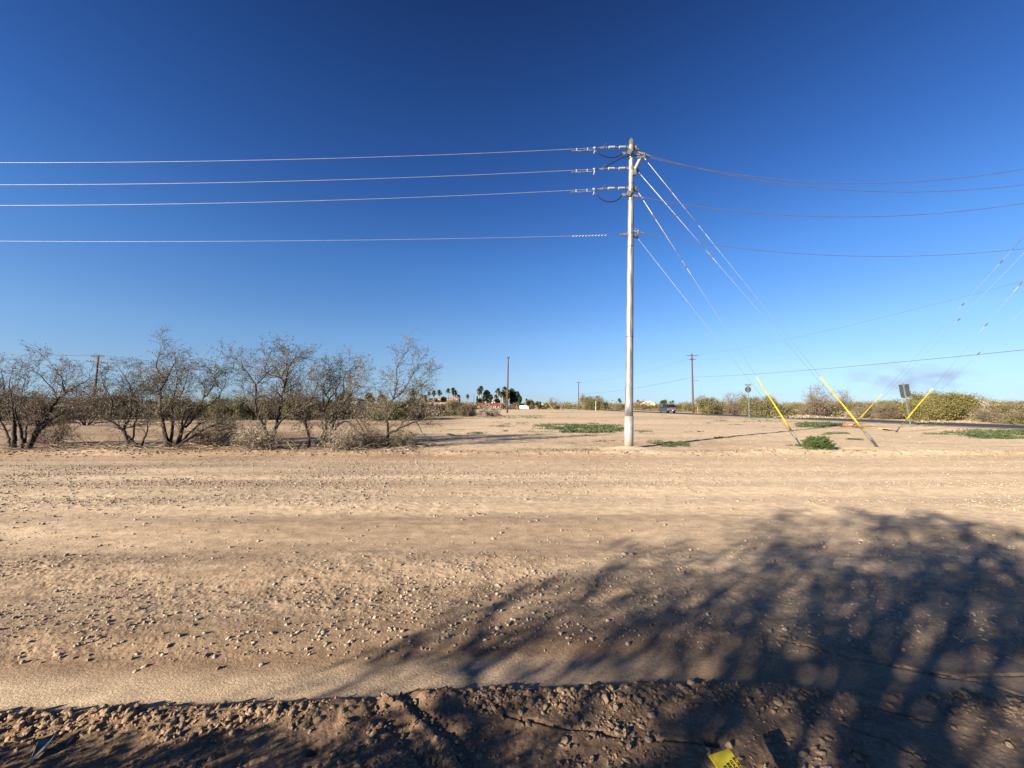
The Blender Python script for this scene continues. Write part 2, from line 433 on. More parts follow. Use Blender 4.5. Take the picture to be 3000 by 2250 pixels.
# ================================================================ GROUND
def build_ground():
    ys = [1.15]
    while ys[-1] < 14: ys.append(ys[-1] + max(.006, .0036 * ys[-1]))
    while ys[-1] < 80: ys.append(ys[-1] + .0075 * ys[-1])
    while ys[-1] < 9000: ys.append(ys[-1] * 1.05)
    back = [-400, -200, -100, -50, -25, -12, -7, -4, -2.5, -1.5, -.8, -.3, .1, .4, .65, .85, 1.02]
    Y = np.array(back + ys)
    sx = np.arange(-1.42, 1.4201, .0030)
    ext = []
    v = 1.4235
    while v < 8: ext.append(v); v *= 1.05
    ext += [15, 40]
    ext = np.array(ext)
    S = np.concatenate([-ext[::-1], sx, ext])
    W = np.sqrt(np.maximum(Y, 1.0) ** 2 + .0)
    W = np.where(Y < 1.0, 1.0 + (1.0 - Y) * 1.0, W)
    X = S[None, :] * W[:, None]
    YY = np.repeat(Y[:, None], len(S), 1)
    Z = gh(X, YY)
    nY, nS = X.shape
    V = np.stack([X, YY, Z], -1).reshape(-1, 3)
    idx = np.arange(nY * nS).reshape(nY, nS)
    faces = np.stack([idx[:-1, :-1], idx[:-1, 1:], idx[1:, 1:], idx[1:, :-1]], -1).reshape(-1, 4)
    o = np_mesh('ground', V, faces, M['soil'], 4, smooth=True)
    # tone: R red-brown soil plus painted dimming near the camera, G grey gravel, B pale fines
    x, y = V[:, 0], V[:, 1]
    d = y - ridge_y(x)
    near = 1 - sst(-.05, .1, d)
    field = sst(12.6, 13.6, y)
    strip0 = .6 * sst(.03, .07, d) * (1 - sst(.2, .4, d)) * (1 - sst(.3, 1.4, x))
    nz = fbm(x, y, 3, 4, 201); st = fbm(x * .08, y, .8, 5, 202, .65)
    lft = sst(3.5, -4.5, x / np.maximum(y, 1) * 4)
    r = .17 + .28 * nz + .50 * st + .45 * near + (.30 * (1 - sst(2.5, 4.6, y)) + .34 * (1 - sst(3.2, 6.2, y))) * (1 - strip0) + .10 * np.exp(-((y - 4.0) / 1.6) ** 2) * sst(1, -3, x)  # browner soil up close, also darkened to paint vignette and dim grazing light
    r = r + .45 * np.exp(-((y - 12.4) / .7) ** 2) * (.45 + .55 * sst(6, -8, x)) - .15 * sst(-1, 6, x)
    r = np.where(field > .5, .12 + .40 * fbm(x * .4, y, 7, 5, 203) + .40 * fbm(x * .22, y, 1.6, 5, 205, .65) + .55 * sst(-2, -9, x) * (1 - sst(70, 140, y)), r)
    g = .55 * sst(6, 7.5, y) * (1 - sst(10.5, 12, y)) * sst(2, -5, x) * (.6 + st) + .25 * np.clip(fbm(x * .3, y, 1.2, 3, 204), 0, 1)
    g = g + .5 * sst(.6, 2.4, x) * (1 - sst(2.6, 3.6, y)) 
    b = 0 * x
    for (mu, mv, rr) in ((2260, 1326, .8), (1835, 1320, 1.0), (2480, 1322, 1.2), (2650, 1318, 1.4), (2160, 1232, 3.0)):
        mx, my = gp((mu, mv))[0]
        b = np.maximum(b, np.exp(-(((x - mx) / rr) ** 2 + ((y - my) / (rr * .5)) ** 2)) * .9)
    b = b + .22 * sst(.03, .07, d) * (1 - sst(.2, .4, d)) * (1 - sst(.3, 1.4, x)) + .22 * sst(4, 14, x) * sst(3, 6, y) * (1 - sst(30, 60, y))
    colr = np.stack([np.clip(r, 0, 1), np.clip(g, 0, .9), np.clip(b, 0, 1), np.ones_like(x)], -1)
    a = o.data.color_attributes.new('tone', 'FLOAT_COLOR', 'POINT')
    a.data.foreach_set('color', colr.astype(np.float32).ravel())
    tag(o, kind='structure')
    return o
build_ground()

# paved road with its edge lines
def strip(name, e0, e1, z0, z1, m, y0=-200, y1=900, dash=None):
    mb = MB()
    ysl = list(np.linspace(y0, 120, 60)) + list(np.linspace(140, y1, 20)) if not dash else None
    if dash:
        y = y0
        while y < y1:
            a, b2 = y, y + dash[0]
            q = [(road_edge(a) + e0, a), (road_edge(a) + e1, a), (road_edge(b2) + e1, b2), (road_edge(b2) + e0, b2)]
            mb.add([(px, py, z1) for px, py in q], [(0, 1, 2, 3)])
            y += dash[1]
    else:
        n = len(ysl); vs = []
        for y in ysl:
            for e, z in ((e0 - .12, z0), (e0, z1), (e1, z1), (e1 + .12, z0)):
                vs.append((road_edge(y) + e, y, z))
        fs = []
        for i in range(n - 1):
            for k in range(3):
                fs.append((i * 4 + k, i * 4 + k + 1, (i + 1) * 4 + k + 1, (i + 1) * 4 + k))
        mb.add(vs, fs)
    return mb.build(name, m)
rd = strip('paved_road', 0, 8.2, -.06, .03, M['asphalt']); tag(rd, kind='structure')
l1 = strip('edge_line', .35, .56, .0335, .035, M['paint']); l1.parent = rd
l2 = strip('edge_line', 7.7, 7.85, .0335, .035, M['paint']); l2.parent = rd
l3 = strip('centre_line', 4.05, 4.17, 0, .035, M['tag_yellow'], -60, 400, (3, 12)); l3.parent = rd

# ---------------------------------------------------------------- stones
def ico(sub):
    t = (1 + 5 ** .5) / 2
    v = [(-1, t, 0), (1, t, 0), (-1, -t, 0), (1, -t, 0), (0, -1, t), (0, 1, t), (0, -1, -t), (0, 1, -t), (t, 0, -1), (t, 0, 1), (-t, 0, -1), (-t, 0, 1)]
    f = [(0, 11, 5), (0, 5, 1), (0, 1, 7), (0, 7, 10), (0, 10, 11), (1, 5, 9), (5, 11, 4), (11, 10, 2), (10, 7, 6), (7, 1, 8), (3, 9, 4), (3, 4, 2), (3, 2, 6), (3, 6, 8), (3, 8, 9), (4, 9, 5), (2, 4, 11), (6, 2, 10), (8, 6, 7), (9, 8, 1)]
    v = [Vector(p).normalized() for p in v]
    for _ in range(sub):
        cache = {}; nf = []
        def mid(a, b):
            k = (min(a, b), max(a, b))
            if k not in cache:
                v.append(((v[a] + v[b]) / 2).normalized()); cache[k] = len(v) - 1
            return cache[k]
        for a, b, c in f:
            x, y, z = mid(a, b), mid(b, c), mid(c, a)
            nf += [(a, x, z), (b, y, x), (c, z, y), (x, y, z)]
        f = nf
    return np.array([tuple(p) for p in v]), np.array(f)
def scatter_rocks(name, X, Y, S, sub, m, seed, sink=.3, flatz=.6, extra=None):
    rg = np.random.default_rng(seed)
    bv, bf = ico(sub)
    n = len(X)
    if n == 0: return None
    Z = gh(X, Y) + (extra if extra is not None else 0)
    var = []
    for k in range(8):
        q = bv.copy()
        q *= (1 + .28 * rg.standard_normal((len(q), 1)).clip(-1.4, 1.4) * (1 if sub == 0 else .6))
        for _ in range(5):   # planar cuts give angular stones
            nn = rg.standard_normal(3); nn /= np.linalg.norm(nn); dcut = .55 + .25 * rg.random()
            t = q @ nn; q = q - np.where(t > dcut, t - dcut, 0)[:, None] * nn
        var.append(q)
    var = np.array(var)
    B = var[rg.integers(0, 8, n)]
    sc = S[:, None] * (1 + .35 * rg.standard_normal((n, 3)).clip(-1.3, 1.8)) * np.array([1, 1, flatz])
    B = B * np.abs(sc)[:, None, :]
    a = rg.random(n) * 2 * np.pi; ca, sa = np.cos(a), np.sin(a)
    tl = rg.standard_normal(n) * .35; ct, st = np.cos(tl), np.sin(tl)
    y1 = B[:, :, 1] * ct[:, None] - B[:, :, 2] * st[:, None]; z1 = B[:, :, 1] * st[:, None] + B[:, :, 2] * ct[:, None]
    x2 = B[:, :, 0] * ca[:, None] - y1 * sa[:, None]; y2 = B[:, :, 0] * sa[:, None] + y1 * ca[:, None]
    V = np.stack([x2 + X[:, None], y2 + Y[:, None], z1 + (Z + S * flatz * (1 - 2 * sink))[:, None]], -1).reshape(-1, 3)
    Fc = (bf[None] + (np.arange(n) * len(bv))[:, None, None]).reshape(-1, 3)
    return np_mesh(name, V, Fc, m, 3)
rng = np.random.default_rng(5)
def fan(n, y0, y1, half=1.42, pw=1.0):
    """points in the wedge the photo looks into, uniform per area for pw=1"""
    u = rng.random(n)
    y = np.sqrt(y0 ** 2 + u * (y1 ** 2 - y0 ** 2)) if pw == 1 else y0 * (y1 / y0) ** u
    return (rng.random(n) * 2 - 1) * half * y, y
def keep(x, y, p):
    k = rng.random(len(x)) < p
    return x[k], y[k]
def size(n, a, b, pw=2.2):
    return a * (b / a) ** (rng.random(n) ** pw)
# near gravel band
x, y = fan(42000, 2.2, 5.0)
d = y - ridge_y(x)
pat = sst(-.35, .35, fbm(x * .5, y, .55, 3, 31))
p = (sst(.28, .5, d) * (1 - .93 * sst(3.7, 4.4, y))) * (.06 + .94 * pat)
x, y = keep(x, y, p * (1 - .35 * sst(1, 3, x)))
tag(scatter_rocks('near_gravel', x, y, size(len(x), .002, .016, 2.9), 1, M['stone'], 1), 'pale and brown gravel scattered over the near edge of the dirt road', 'gravel', kind='stuff')
# mid / far gravel
x, y = fan(150000, 4.0, 12.3)
pat = sst(-.3, .45, fbm(x * .25, y, .9, 3, 33))
p = (.30 + .68 * sst(5.6, 7.2, y) * (1 - .6 * sst(10.6, 11.6, y))) * (.12 + .88 * pat) * (1 - .4 * sst(2, 9, x))
x, y = keep(x, y, p)
tag(scatter_rocks('road_gravel', x, y, size(len(x), .005, .026, 4.0), 0, M['stone'], 2), 'small stones lying across the middle and far half of the dirt road', 'gravel', kind='stuff')
# berm clods
x, y = fan(16000, 11.9, 13.4, 1.4)
k = np.exp(-((y - 12.75) / .38) ** 2); x, y = keep(x, y, k * (.35 + .65 * sst(-.3, .4, fbm(x, y, 1.2, 2, 34))))
tag(scatter_rocks('berm_clods', x, y, size(len(x), .010, .045, 2.6), 0, M['clod'], 3), 'crumbled clods along the low berm on the far side of the dirt road', 'clods', kind='stuff')
# windrow clods and near soil clods
x = rng.uniform(-3.4, 3.4, 7000); y = ridge_y(x) + rng.normal(-.07, .055, 7000)
x, y = keep(x, y, (y - ridge_y(x) < .03) * (.08 + .75 * sst(-.4, .5, fbm(x, x * 0 + 2, .7, 3, 36))) * (1 - .6 * sst(.2, 1.6, x)))
tag(scatter_rocks('windrow_clods', x, y, size(len(x), .004, .022, 2.4), 1, M['clod'], 4, sink=.42, flatz=.75), 'lumpy soil clods heaped in the windrow along the near road edge', 'clods', kind='stuff')
x, y = fan(14000, 1.25, 2.3, 1.5)
x, y = keep(x, y, (y < ridge_y(x) - .05) * (.10 + .9 * sst(-.2, .5, fbm(x, y, .5, 3, 35))) * (1 - .75 * sst(.9, 1.8, x)))
tag(scatter_rocks('soil_crumbs', x, y, size(len(x), .003, .018, 2.4), 1, M['clod'], 6), 'crumbled brown soil at the bottom edge of the photo', 'soil crumbs', kind='stuff')
x, y = fan(9000, 13.2, 40, 1.35)
x, y = keep(x, y, .7 * (x < road_edge(y) - 1))
tag(scatter_rocks('field_stones', x, y, size(len(x), .012, .045, 3), 0, M['stone'], 7), 'scattered pale stones on the bare desert lot behind the berm', 'stones', kind='stuff')

# ================================================================ STEEL POLE AND ITS LINES
PY = 14.35
base1 = P(1842, 1315, PY); base1.z = ghs(base1.x, base1.y) - .02
top1 = P(1850, 411, PY)
H1 = top1.z - base1.z
def at_h(base, lean, h):   # pole axis
    return Vector((base.x + lean[0] * h, base.y + lean[1] * h, base.z + h))
lean1 = ((top1.x - base1.x) / H1, 0.0)
def zh(v, y=PY):            # height of an image row on the pole
    return P(1850, v, y).z
ins_v = [432, 494, 552]      # rows of the three phases at the pole
def steel_pole(base, lean, label, left_dir, right=False):
    root = empty('steel_utility_pole', base, label, 'utility pole')
    H = H1
    ax = lambda h: Vector((lean[0] * h, lean[1] * h, h))
    rad = lambda h: .158 + (.092 - .158) * h / H
    hs = [0, 1.05] ; mb = MB()
    mb.tube([ax(0), ax(.5), ax(1.12)], [rad(0) + .012, rad(.5) + .011, rad(1.12) + .010], 32); mb.build('base_sleeve', M['steel_base'], root, True)
    mb = MB(); n = 24
    mb.tube([ax(1.10 + (H - 1.10) * i / n) for i in range(n + 1)], [rad(1.10 + (H - 1.10) * i / n) for i in range(n + 1)], 32)
    mb.build('shaft', M['steel'], root, True)
    mb = MB(); mb.tube([ax(H), ax(H + .03)], [.10, .085], 20); mb.tube([ax(H + .03), ax(H + .09)], .03, 8); mb.build('pole_cap', M['hard_dark'], root)
    rel = [zh(v) - base1.z for v in ins_v]
    ld = Vector(left_dir).normalized()
    for i, h in enumerate(rel):
        c = ax(h)
        mb = MB(); mb.tube([c - Vector((0, 0, .07)), c + Vector((0, 0, .07))], rad(h) + .012, 24)
        mb.box(c + Vector((rad(h) + .05, -.01, 0)), (.10, .05, .12)); mb.box(c + Vector((-rad(h) - .04, -.01, 0)), (.08, .05, .1))
        for q in (-1, 1): mb.tube([c + Vector((-.22, -.02 * q - .02, .055 * q)), c + Vector((.24, -.02 * q - .02, .055 * q))], .010, 6)
        mb.build('band_bracket', M['hardware'], root)
        st = c + ld * (rad(h) + .08); 
        dirv = (ld + Vector((0, 0, -.05))).normalized()
        mb = MB(); mb.tube([st - dirv * .08, st + dirv * .84], .013, 8)
        for k0 in (.09, .50):
            for j in range(6):
                p = st + dirv * (k0 + j * .043)
                mb.tube([p - dirv * .012, p + dirv * .004, p + dirv * .010], [.058, .050, .013], 14)
        s = mb.build('insulator_string', M['insul'], root, True)
        for k0 in (.02, .41, .80): mb = MB(); mb.tube([st + dirv * (k0 - .05), st + dirv * k0, st + dirv * (k0 + .05)], [.018, .034, .018], 8); mb.build('end_fitting', M['hardware'], s)
        # arrester / post insulator that carries the jumper
        if i != 1:
            a = c + Vector((-.10, -.10, -.20)); b2 = c + Vector((-.30, -.14, -.34))
            mb = MB(); mb.box(c + Vector((-.12, -.10, -.26)), (.16, .10, .22), Matrix.Rotation(.4, 3, 'Y'))
            mb.box(c + Vector((-.33, -.14, -.345)), (.13, .07, .10)); mb.build('jumper_bracket', M['hardware'], root)
        else:
            a = c + Vector((.10, -.10, -.12)); b2 = c + Vector((.32, -.14, .32))
            mb = MB(); mb.tube([a, b2], .03, 8)
            dd = (b2 - a).normalized()
            for j in range(8):
                p = a + dd * (.07 + .05 * j); mb.tube([p - dd * .014, p + dd * .012], [.075, .04], 12)
            mb.build('post_insulator', M['insul'], root, True)
            mb = MB(); mb.box(a + Vector((-.02, 0, -.10)), (.14, .12, .20)); mb.build('mounting_bracket', M['hardware'], root); mb = MB(); mb.box(b2 + Vector((.02, 0, .05)), (.30, .06, .08)); mb.build('mounting_bracket', M['hardware'], root)
    # guy shackles on the right and neutral band
    hn = zh(688) - base1.z
    for h in rel + [hn]:
        c = ax(h - .06)
        mb = MB(); mb.box(c + Vector((rad(h) + .09, 0, 0)), (.16, .05, .10)); mb.disc(c + Vector((rad(h) + .14, 0, -.03)), (0, 1, 0), .05, .07, 10)
        mb.build('guy_shackle', M['hard_dark'], root)
    c = ax(hn)
    mb = MB(); mb.tube([c - Vector((0, 0, .10)), c - Vector((0, 0, .04))], rad(hn) + .012, 24); mb.tube([c + Vector((0, 0, .04)), c + Vector((0, 0, .10))], rad(hn) + .012, 24)
    mb.box(c + Vector((-.18, -.03, 0)), (.22, .06, .08)); mb.tube([c + Vector((-.3, -.03, 0)), c + Vector((-.45, -.03, -.01))], .028, 8)
    mb.tube([c + Vector((.1, -.1, -.1)), c + Vector((.24, -.12, .0)), c + Vector((.26, -.12, .14)), c + Vector((.12, -.1, .22))], .012, 6)
    mb.build('neutral_clamp', M['hardware'], root)
    for h in (rel[1] - .62, rel[2] - 2.3, 4.1, .0 + 1.25):
        if h < 3: mb = MB(); mb.tube([ax(h) + Vector((0, -rad(h) - .01, -.03)), ax(h) + Vector((0, -rad(h) - .01, .03))], .012, 6); mb.build('ground_lug', M['hard_dark'], root); continue
        mb = MB(); mb.tube([ax(h) - Vector((0, 0, .012)), ax(h) + Vector((0, 0, .012))], rad(h) + .006, 24); mb.build('banding_strap', M['hard_dark'], root)
    return root, rel, hn, ax
pole1, REL, HN, AX = steel_pole(base1, lean1, 'tall galvanised steel pole right of centre with three white insulator strings', (-1, -.06, 0))
def hang(a, b, sag, n=40):
    a, b = Vector(a), Vector(b)
    return [a.lerp(b, t / n) - Vector((0, 0, 4 * sag * (t / n) * (1 - t / n))) for t in range(n + 1)]
# left spans, dead ended on the strings
LEFT_FAR = Vector((-46, 13.0, 0))
names3 = ['top', 'middle', 'bottom']
for i, h in enumerate(REL):
    c = base1 + AX(h)
    dirv = (Vector((-1, -.06, 0)).normalized() + Vector((0, 0, -.05))).normalized()
    s0 = c + Vector((-1, -.06, 0)).normalized() * .2 + dirv * .86
    end = Vector((-46, 13.2, s0.z - .35))
    root = empty('overhead_conductor', s0, 'bright conductor leaving the steel pole leftward, %s of the upper three' % names3[i], 'power line', 'left conductors of the steel pole')
    pts = [p - s0 for p in hang(s0, end, .78, 60)]
    mb = MB(); mb.tube(pts, .0078, 6); mb.build('wire', M['alu'], root, True)
    mb = MB(); d2 = (pts[1] - pts[0]).normalized()
    mb.tube([pts[0] - d2 * .06, pts[0] + d2 * .08, pts[0] + d2 * .25], [.025, .035, .016], 8); mb.box(pts[0] + d2 * .10 + Vector((0, 0, -.02)), (.14, .05, .05))
    mb.tube([pts[0] + d2 * .1, pts[0] + d2 * -.02 + Vector((.06, 0, .16))], .008, 5)
    mb.build('dead_end_clamp', M['hardware'], root)
    def onw(s):
        t = s / .72; k = int(t); return pts[0] + d2 * s
    for s in (.66, 1.08):
        c2 = onw(s)
        mb = MB(); mb.box(c2 + Vector((0, 0, -.03)), (.025, .03, .11)); mb.tube([c2 + Vector((-.16, 0, -.07)), c2 + Vector((.15, 0, -.07))], .008, 5); mb.build('damper_clamp', M['white_tape'], root)
        for q in (-.13, .13): mb = MB(); mb.tube([c2 + Vector((q - .055, 0, -.085)), c2 + Vector((q + .055, 0, -.078))], .024, 8); mb.build('damper_weight', M['hardware'], root)
    c2 = onw(.40)
    mb = MB(); mb.disc(c2, (1, 0, 0), .04, .07, 8); mb.box(c2 + Vector((.01, 0, -.08)), (.03, .03, .14)); mb.box(c2 + Vector((-.01, 0, -.18)), (.022, .02, .10), Matrix.Rotation(.3, 3, 'Y')); mb.build('tap_clamp', M['white_tape'], root)
    # black jumper
    a = s0 + c2 + Vector((0, 0, -.06))
    if i == 1:
        a = s0 + pts[0] + d2 * .1; b2 = c + Vector((.34, -.16, .42))
        pj = [a, a.lerp(b2, .25) + Vector((0, 0, .08)), a.lerp(b2, .5) + Vector((0, 0, .17)), a.lerp(b2, .75) + Vector((0, 0, .14)), b2]
        pre = [c2 + s0, s0 + pts[0] + d2 * .45]
        pj = pre + pj
    else:
        b2 = c + Vector((-.38, -.16, -.34)); dp = .24 if i == 0 else .36
        pj = [a + (b2 - a) * t - Vector((0, 0, dp * (4 * t * (1 - t)) ** .8)) for t in [k / 10 for k in range(11)]]
    mb = MB(); mb.tube([p - s0 for p in pj], .02, 8); mb.build('jumper_cable', M['wire_black'], root, True)
c = base1 + AX(HN)
s0 = c + Vector((-.45, -.03, -.01)); end = Vector((-46, 13.2, s0.z + .05))
root = empty('overhead_conductor', s0, 'lowest leftward wire of the steel pole with a white spiral wrap', 'power line', 'left conductors of the steel pole')
pts = [p - s0 for p in hang(s0, end, .50, 60)]
mb = MB(); mb.tube(pts, .0062, 6); mb.build('wire', M['alu'], root, True)
mb = MB(); d2 = (pts[1] - pts[0]).normalized()
hp = [pts[0] + d2 * (.45 + .012 * k) + Vector((0, math.cos(k * .62), math.sin(k * .62))) * .017 for k in range(112)]
mb.tube(hp, .012, 5); mb.build('spiral_wrap', M['white_tape'], root, True)

# second pole, just beyond the right edge of the photo
base2 = Vector((21.0, 13.0, 0)); base2.z = ghs(21, 13) - .02
pole2 = copy_tree(pole1); pole2.location = base2; pole2.rotation_euler = (0, 0, R(35))
pole2['label'] = 'steel pole just beyond the right edge holding the slack spans'
tag(pole2, cat='utility pole')
def AX2(h): return Vector((0, 0, h))
# slack spans to the right
specs = [(REL[0] - .28, .10, 10.45, 1.15, 'topmost'), (REL[0] - .30, -.05, 9.75, 1.13, 'second from the top'),
         (REL[2] - .32, 0, 9.15, .95, 'third from the top'), (HN + .12, 0, 7.4, .85, 'lowest')]
for i, (h, dy, h2, sag, nm) in enumerate(specs):
    a = base1 + AX(h) + Vector((.35 if i < 2 else .12, dy - .05, 0)); b2 = base2 + Vector((-.1, 0, h2))
    root = empty('slack_span_wire', a, 'slack grey wire sagging right from the steel pole, %s of four' % nm, 'power line', 'slack wires right of the steel pole')
    mb = MB(); mb.tube([p - a for p in hang(a, b2, sag)], .0095 if i < 3 else .0075, 6); mb.build('wire', M['wire_dark'], root, True)
    mb = MB(); q = (hang(a, b2, sag)[1] - a).normalized(); mb.tube([-q * .15, q * .05, q * .4], [.03, .045, .014], 8); mb.disc(q * .12, q, .06, .05, 10); mb.build('dead_end_clamp', M['hardware'], root)

# guys
def guy(top, anc, label, guard=None, links=(), group=None, rod=True, sleeve_mat=None, bright=True, pale=None):
    """strand from top to anc. guard=(t0,t1) fractions covered by the yellow guard"""
    root = empty('guy_wire', anc, label, 'guy wire', group)
    L = (top - anc).length; d = (top - anc).normalized()
    at = lambda s: d * s
    mb = MB(); mb.tube([at(.68 if rod else .3), at(L)], .0045, 6); mb.build('strand', M['alu'], root, True)
    if pale:
        mb = MB(); mb.tube([at(L * pale), at(L - .1)], .008, 8); mb.build('fibreglass_strain_rod', M['fibre'], root, True)
    for s in links:
        s = L * s
        mb = MB(); mb.tube([at(s - .11), at(s - .04), at(s + .04), at(s + .11)], [.012, .024, .024, .012], 8)
        mb.box(at(s), (.035, .035, .09), d.to_track_quat('Z', 'Y').to_matrix()); mb.build('guy_link', M['hardware'], root)
        mb = MB(); mb.tube([at(s - .40), at(s - .15)], .012, 6); mb.build('preformed_grip', M['white_tape'], root)
    if guard:
        g0, g1 = guard
        mb = MB(); n = 6
        side = d.orthogonal().normalized()
        mb.tube([at(g0 + (g1 - g0) * i / n) for i in range(n + 1)], [.022 + .012 * (1 - i / n) for i in range(n + 1)], 12); mb.build('yellow_guard', M['yellow'], root, True)
    if rod:
        side = d.cross(Vector((0, 1, 0))).normalized() * .045
        mb = MB()
        for q in (-1, 1): mb.tube([at(.28) + side * q * .6, at(.36) + side * q, at(.64) + side * q, at(.74) + side * q * .5], .009, 6)
        mb.box(at(.74), (.10, .04, .07)); mb.build('turnbuckle', M['hardware'], root)
        mb = MB(); mb.tube([at(-.25), at(.12), at(.36)], [.034, .030, .022], 8); mb.disc(at(.03), d, .055, .05, 8); mb.build('anchor_rod', M['hard_dark'], root)
    return root
def gnd(u, v):
    p = G(u, v); p.z = ghs(p.x, p.y); 
    p = G(u, v, p.z); return p
A1, A2, A3, A4 = gnd(2346, 1306), gnd(2571, 1312), gnd(2497, 1251), gnd(2626, 1264)
def tshack(h): return base1 + AX(h - .09) + Vector((.24, 0, 0))
g1t, g2t, g3t, g4t = tshack(REL[0]), tshack(REL[1]), tshack(REL[2]), tshack(HN)
guy(g3t, A1, 'third guy from the top, yellow guard ending beside the round green bush', (.76, 3.2), (.90, .71), 'guys of the steel pole', pale=.73)
guy(g4t, A1 + Vector((.02, .05, 0)), 'thin lowest guy running below the yellow guard beside the green bush', None, (), 'guys of the steel pole', rod=False)
guy(g1t, A2, 'topmost guy of the steel pole, its yellow guard crossing another guard', (.90, 3.35), (.86, .72), 'guys of the steel pole', pale=.74)
guy(g2t, A2 + Vector((.02, .05, 0)), 'bare second guy of the steel pole, sharing the anchor of the topmost guy', None, (.84, .69), 'guys of the steel pole', rod=False, pale=.71)
t2 = lambda h: base2 + Vector((.1, .1, h))
def guard_len(A, T, u, v):
    """length along the guy at which it passes photo row v"""
    L = (T - A).length; best = 0
    for k in range(1, 400):
        p = A.lerp(T, k / 400); q = p - Vector((0, 0, EYE))
        depth = q.y * cp + q.z * sp; vv = CY - (q.z * cp - q.y * sp) / depth * F
        if vv < v: return L * k / 400
    return 2.5
guy(t2(10.8), A3, 'yellow guarded guy leaning right, foot beside the faded red block', (.9, guard_len(A3, t2(10.8), 0, 1155)), (.62, .75), 'guys of the off-frame pole', pale=.78)
guy(t2(10.0), A3 + Vector((.15, .05, 0)), 'bare guy beside the farthest yellow guard', None, (.6,), 'guys of the off-frame pole', rod=False)
guy(t2(9.6), A4, 'yellow guarded guy leaning right in front of the dented sign', (.9, guard_len(A4, t2(9.6), 0, 1138)), (.55, .7), 'guys of the off-frame pole', pale=.76)
guy(t2(8.0), A4 + Vector((.25, .1, 0)), 'bare thin guy right of the sign post', None, (.5,), 'guys of the off-frame pole', rod=False)

# ================================================================ WOOD POLES
def wood_pole(u0, v0, u1, v1, y, label, arms=(), r=.17, extra=None, group='wooden utility poles'):
    b = P(u0, v0, y); b.z = 0; t = P(u1, v1, y)
    root = empty('wooden_utility_pole', b, label, 'utility pole', group)
    H = t.z; lx = t.x - b.x
    mb = MB(); n = 8
    mb.tube([(lx * k / n, 0, H * k / n) for k in range(n + 1)], [r - (r * .35) * k / n for k in range(n + 1)], 12); mb.build('pole_shaft', M['wood'], root, True)
    for (dz, L, ang, tilt) in arms:
        rot = Matrix.Rotation(ang, 3, 'Z') @ Matrix.Rotation(tilt, 3, 'Y')
        c = Vector((lx * (H - dz) / H, -.16, H - dz))
        mb = MB(); mb.box(c, (L, .11, .15), rot)
        a = mb.build('crossarm', M['wood_grey'], root)
        for q in (-.46, -.30, .30, .46):
            mb = MB(); p = c + rot @ Vector((L * q, 0, .07)); mb.tube([p, p + Vector((0, 0, .1)), p + Vector((0, 0, .22))], [.03, .07, .05], 8); mb.build('pin_insulator', M['insul'], a, True)
        mb = MB()
        for q in (-1, 1): mb.tube([c + rot @ Vector((L * .28 * q, .03, -.06)), c + Vector((0, .06, -.62))], .02, 5)
        mb.build('arm_brace', M['hard_dark'], a)
    if extra: extra(root, lx, H)
    return root, b, H, lx
Y_A = 66
pa = wood_pole(272, 1195, 289, 1040, Y_A, 'leaning dark wooden pole with two crossarms rising behind the leftmost mesquites', ((.25, 1.9, .2, -.02), (1.25, 3.2, .2, .09)), .19)
pb = wood_pole(1486, 1209, 1489, 1046, 88, 'wooden pole without a crossarm standing in the bare lot before the big dark trees', (), .21,
               lambda root, lx, H: (lambda mb: (mb.box((lx, -.1, H - .15), (.6, .2, .18)), mb.tube([(lx + .22, -.2, H - .3), (lx + .22, -.2, H + .15)], .09, 8), mb.build('top_bracket', M['hard_dark'], root)))(MB()))
pc = wood_pole(2031, 1211, 2027, 1036, 92, 'brown wooden pole with two crossarms across the paved road from the grey car', ((.45, 2.9, .0, 0), (1.35, 2.1, .35, -.03)), .23,
               lambda root, lx, H: (lambda mb: (mb.tube([(lx * .5, 0, 7.7), (lx * .5 + 1.5, 0, 7.75)], .04, 6), mb.build('side_arm', M['hardware'], root)))(MB()))
pd = wood_pole(1695, 1201, 1695, 1119, 178, 'distant wooden pole with one crossarm seen left of the steel pole', ((.2, 2.6, 0, 0),), .24)
pe = wood_pole(1745, 1201, 1746, 1168, 120, 'short pale pole with a small crossarm before the scrub left of the steel pole', ((.15, .9, 0, 0),), .09)
for ch in kids(pe[0]):
    if ch.name.startswith('pole_shaft'): ch.data.materials[0] = M['fibre']
for (u, v, y, lab) in ((1370, 1154, 240, 'very thin bare pole left of the small dark cypress'), (1388, 1152, 300, 'bare thin pole right of the white stub building'), (1101, 1148, 260, 'thin far pole between the leftmost house and the round green tree'), (984, 1115, 150, 'thin dark pole seen through the middle mesquites'), (810, 1115, 140, 'dark slim pole behind the central mesquite crown')):
    wood_pole(u, 1197, u, v, y, lab, ((.2, 1.4, 0, 0),) if u in (984, 1101) else (), .16, group='far slim poles')

def span(a, b, sag, r, label, m='wire_dark', group=None):
    a, b = Vector(a), Vector(b)
    mb = MB(); mb.tube([p - a for p in hang(a, b, sag, 30)], r, 5)
    o = mb.build('overhead_wire', M[m], None, True, a); tag(o, label, 'power line', group); return o
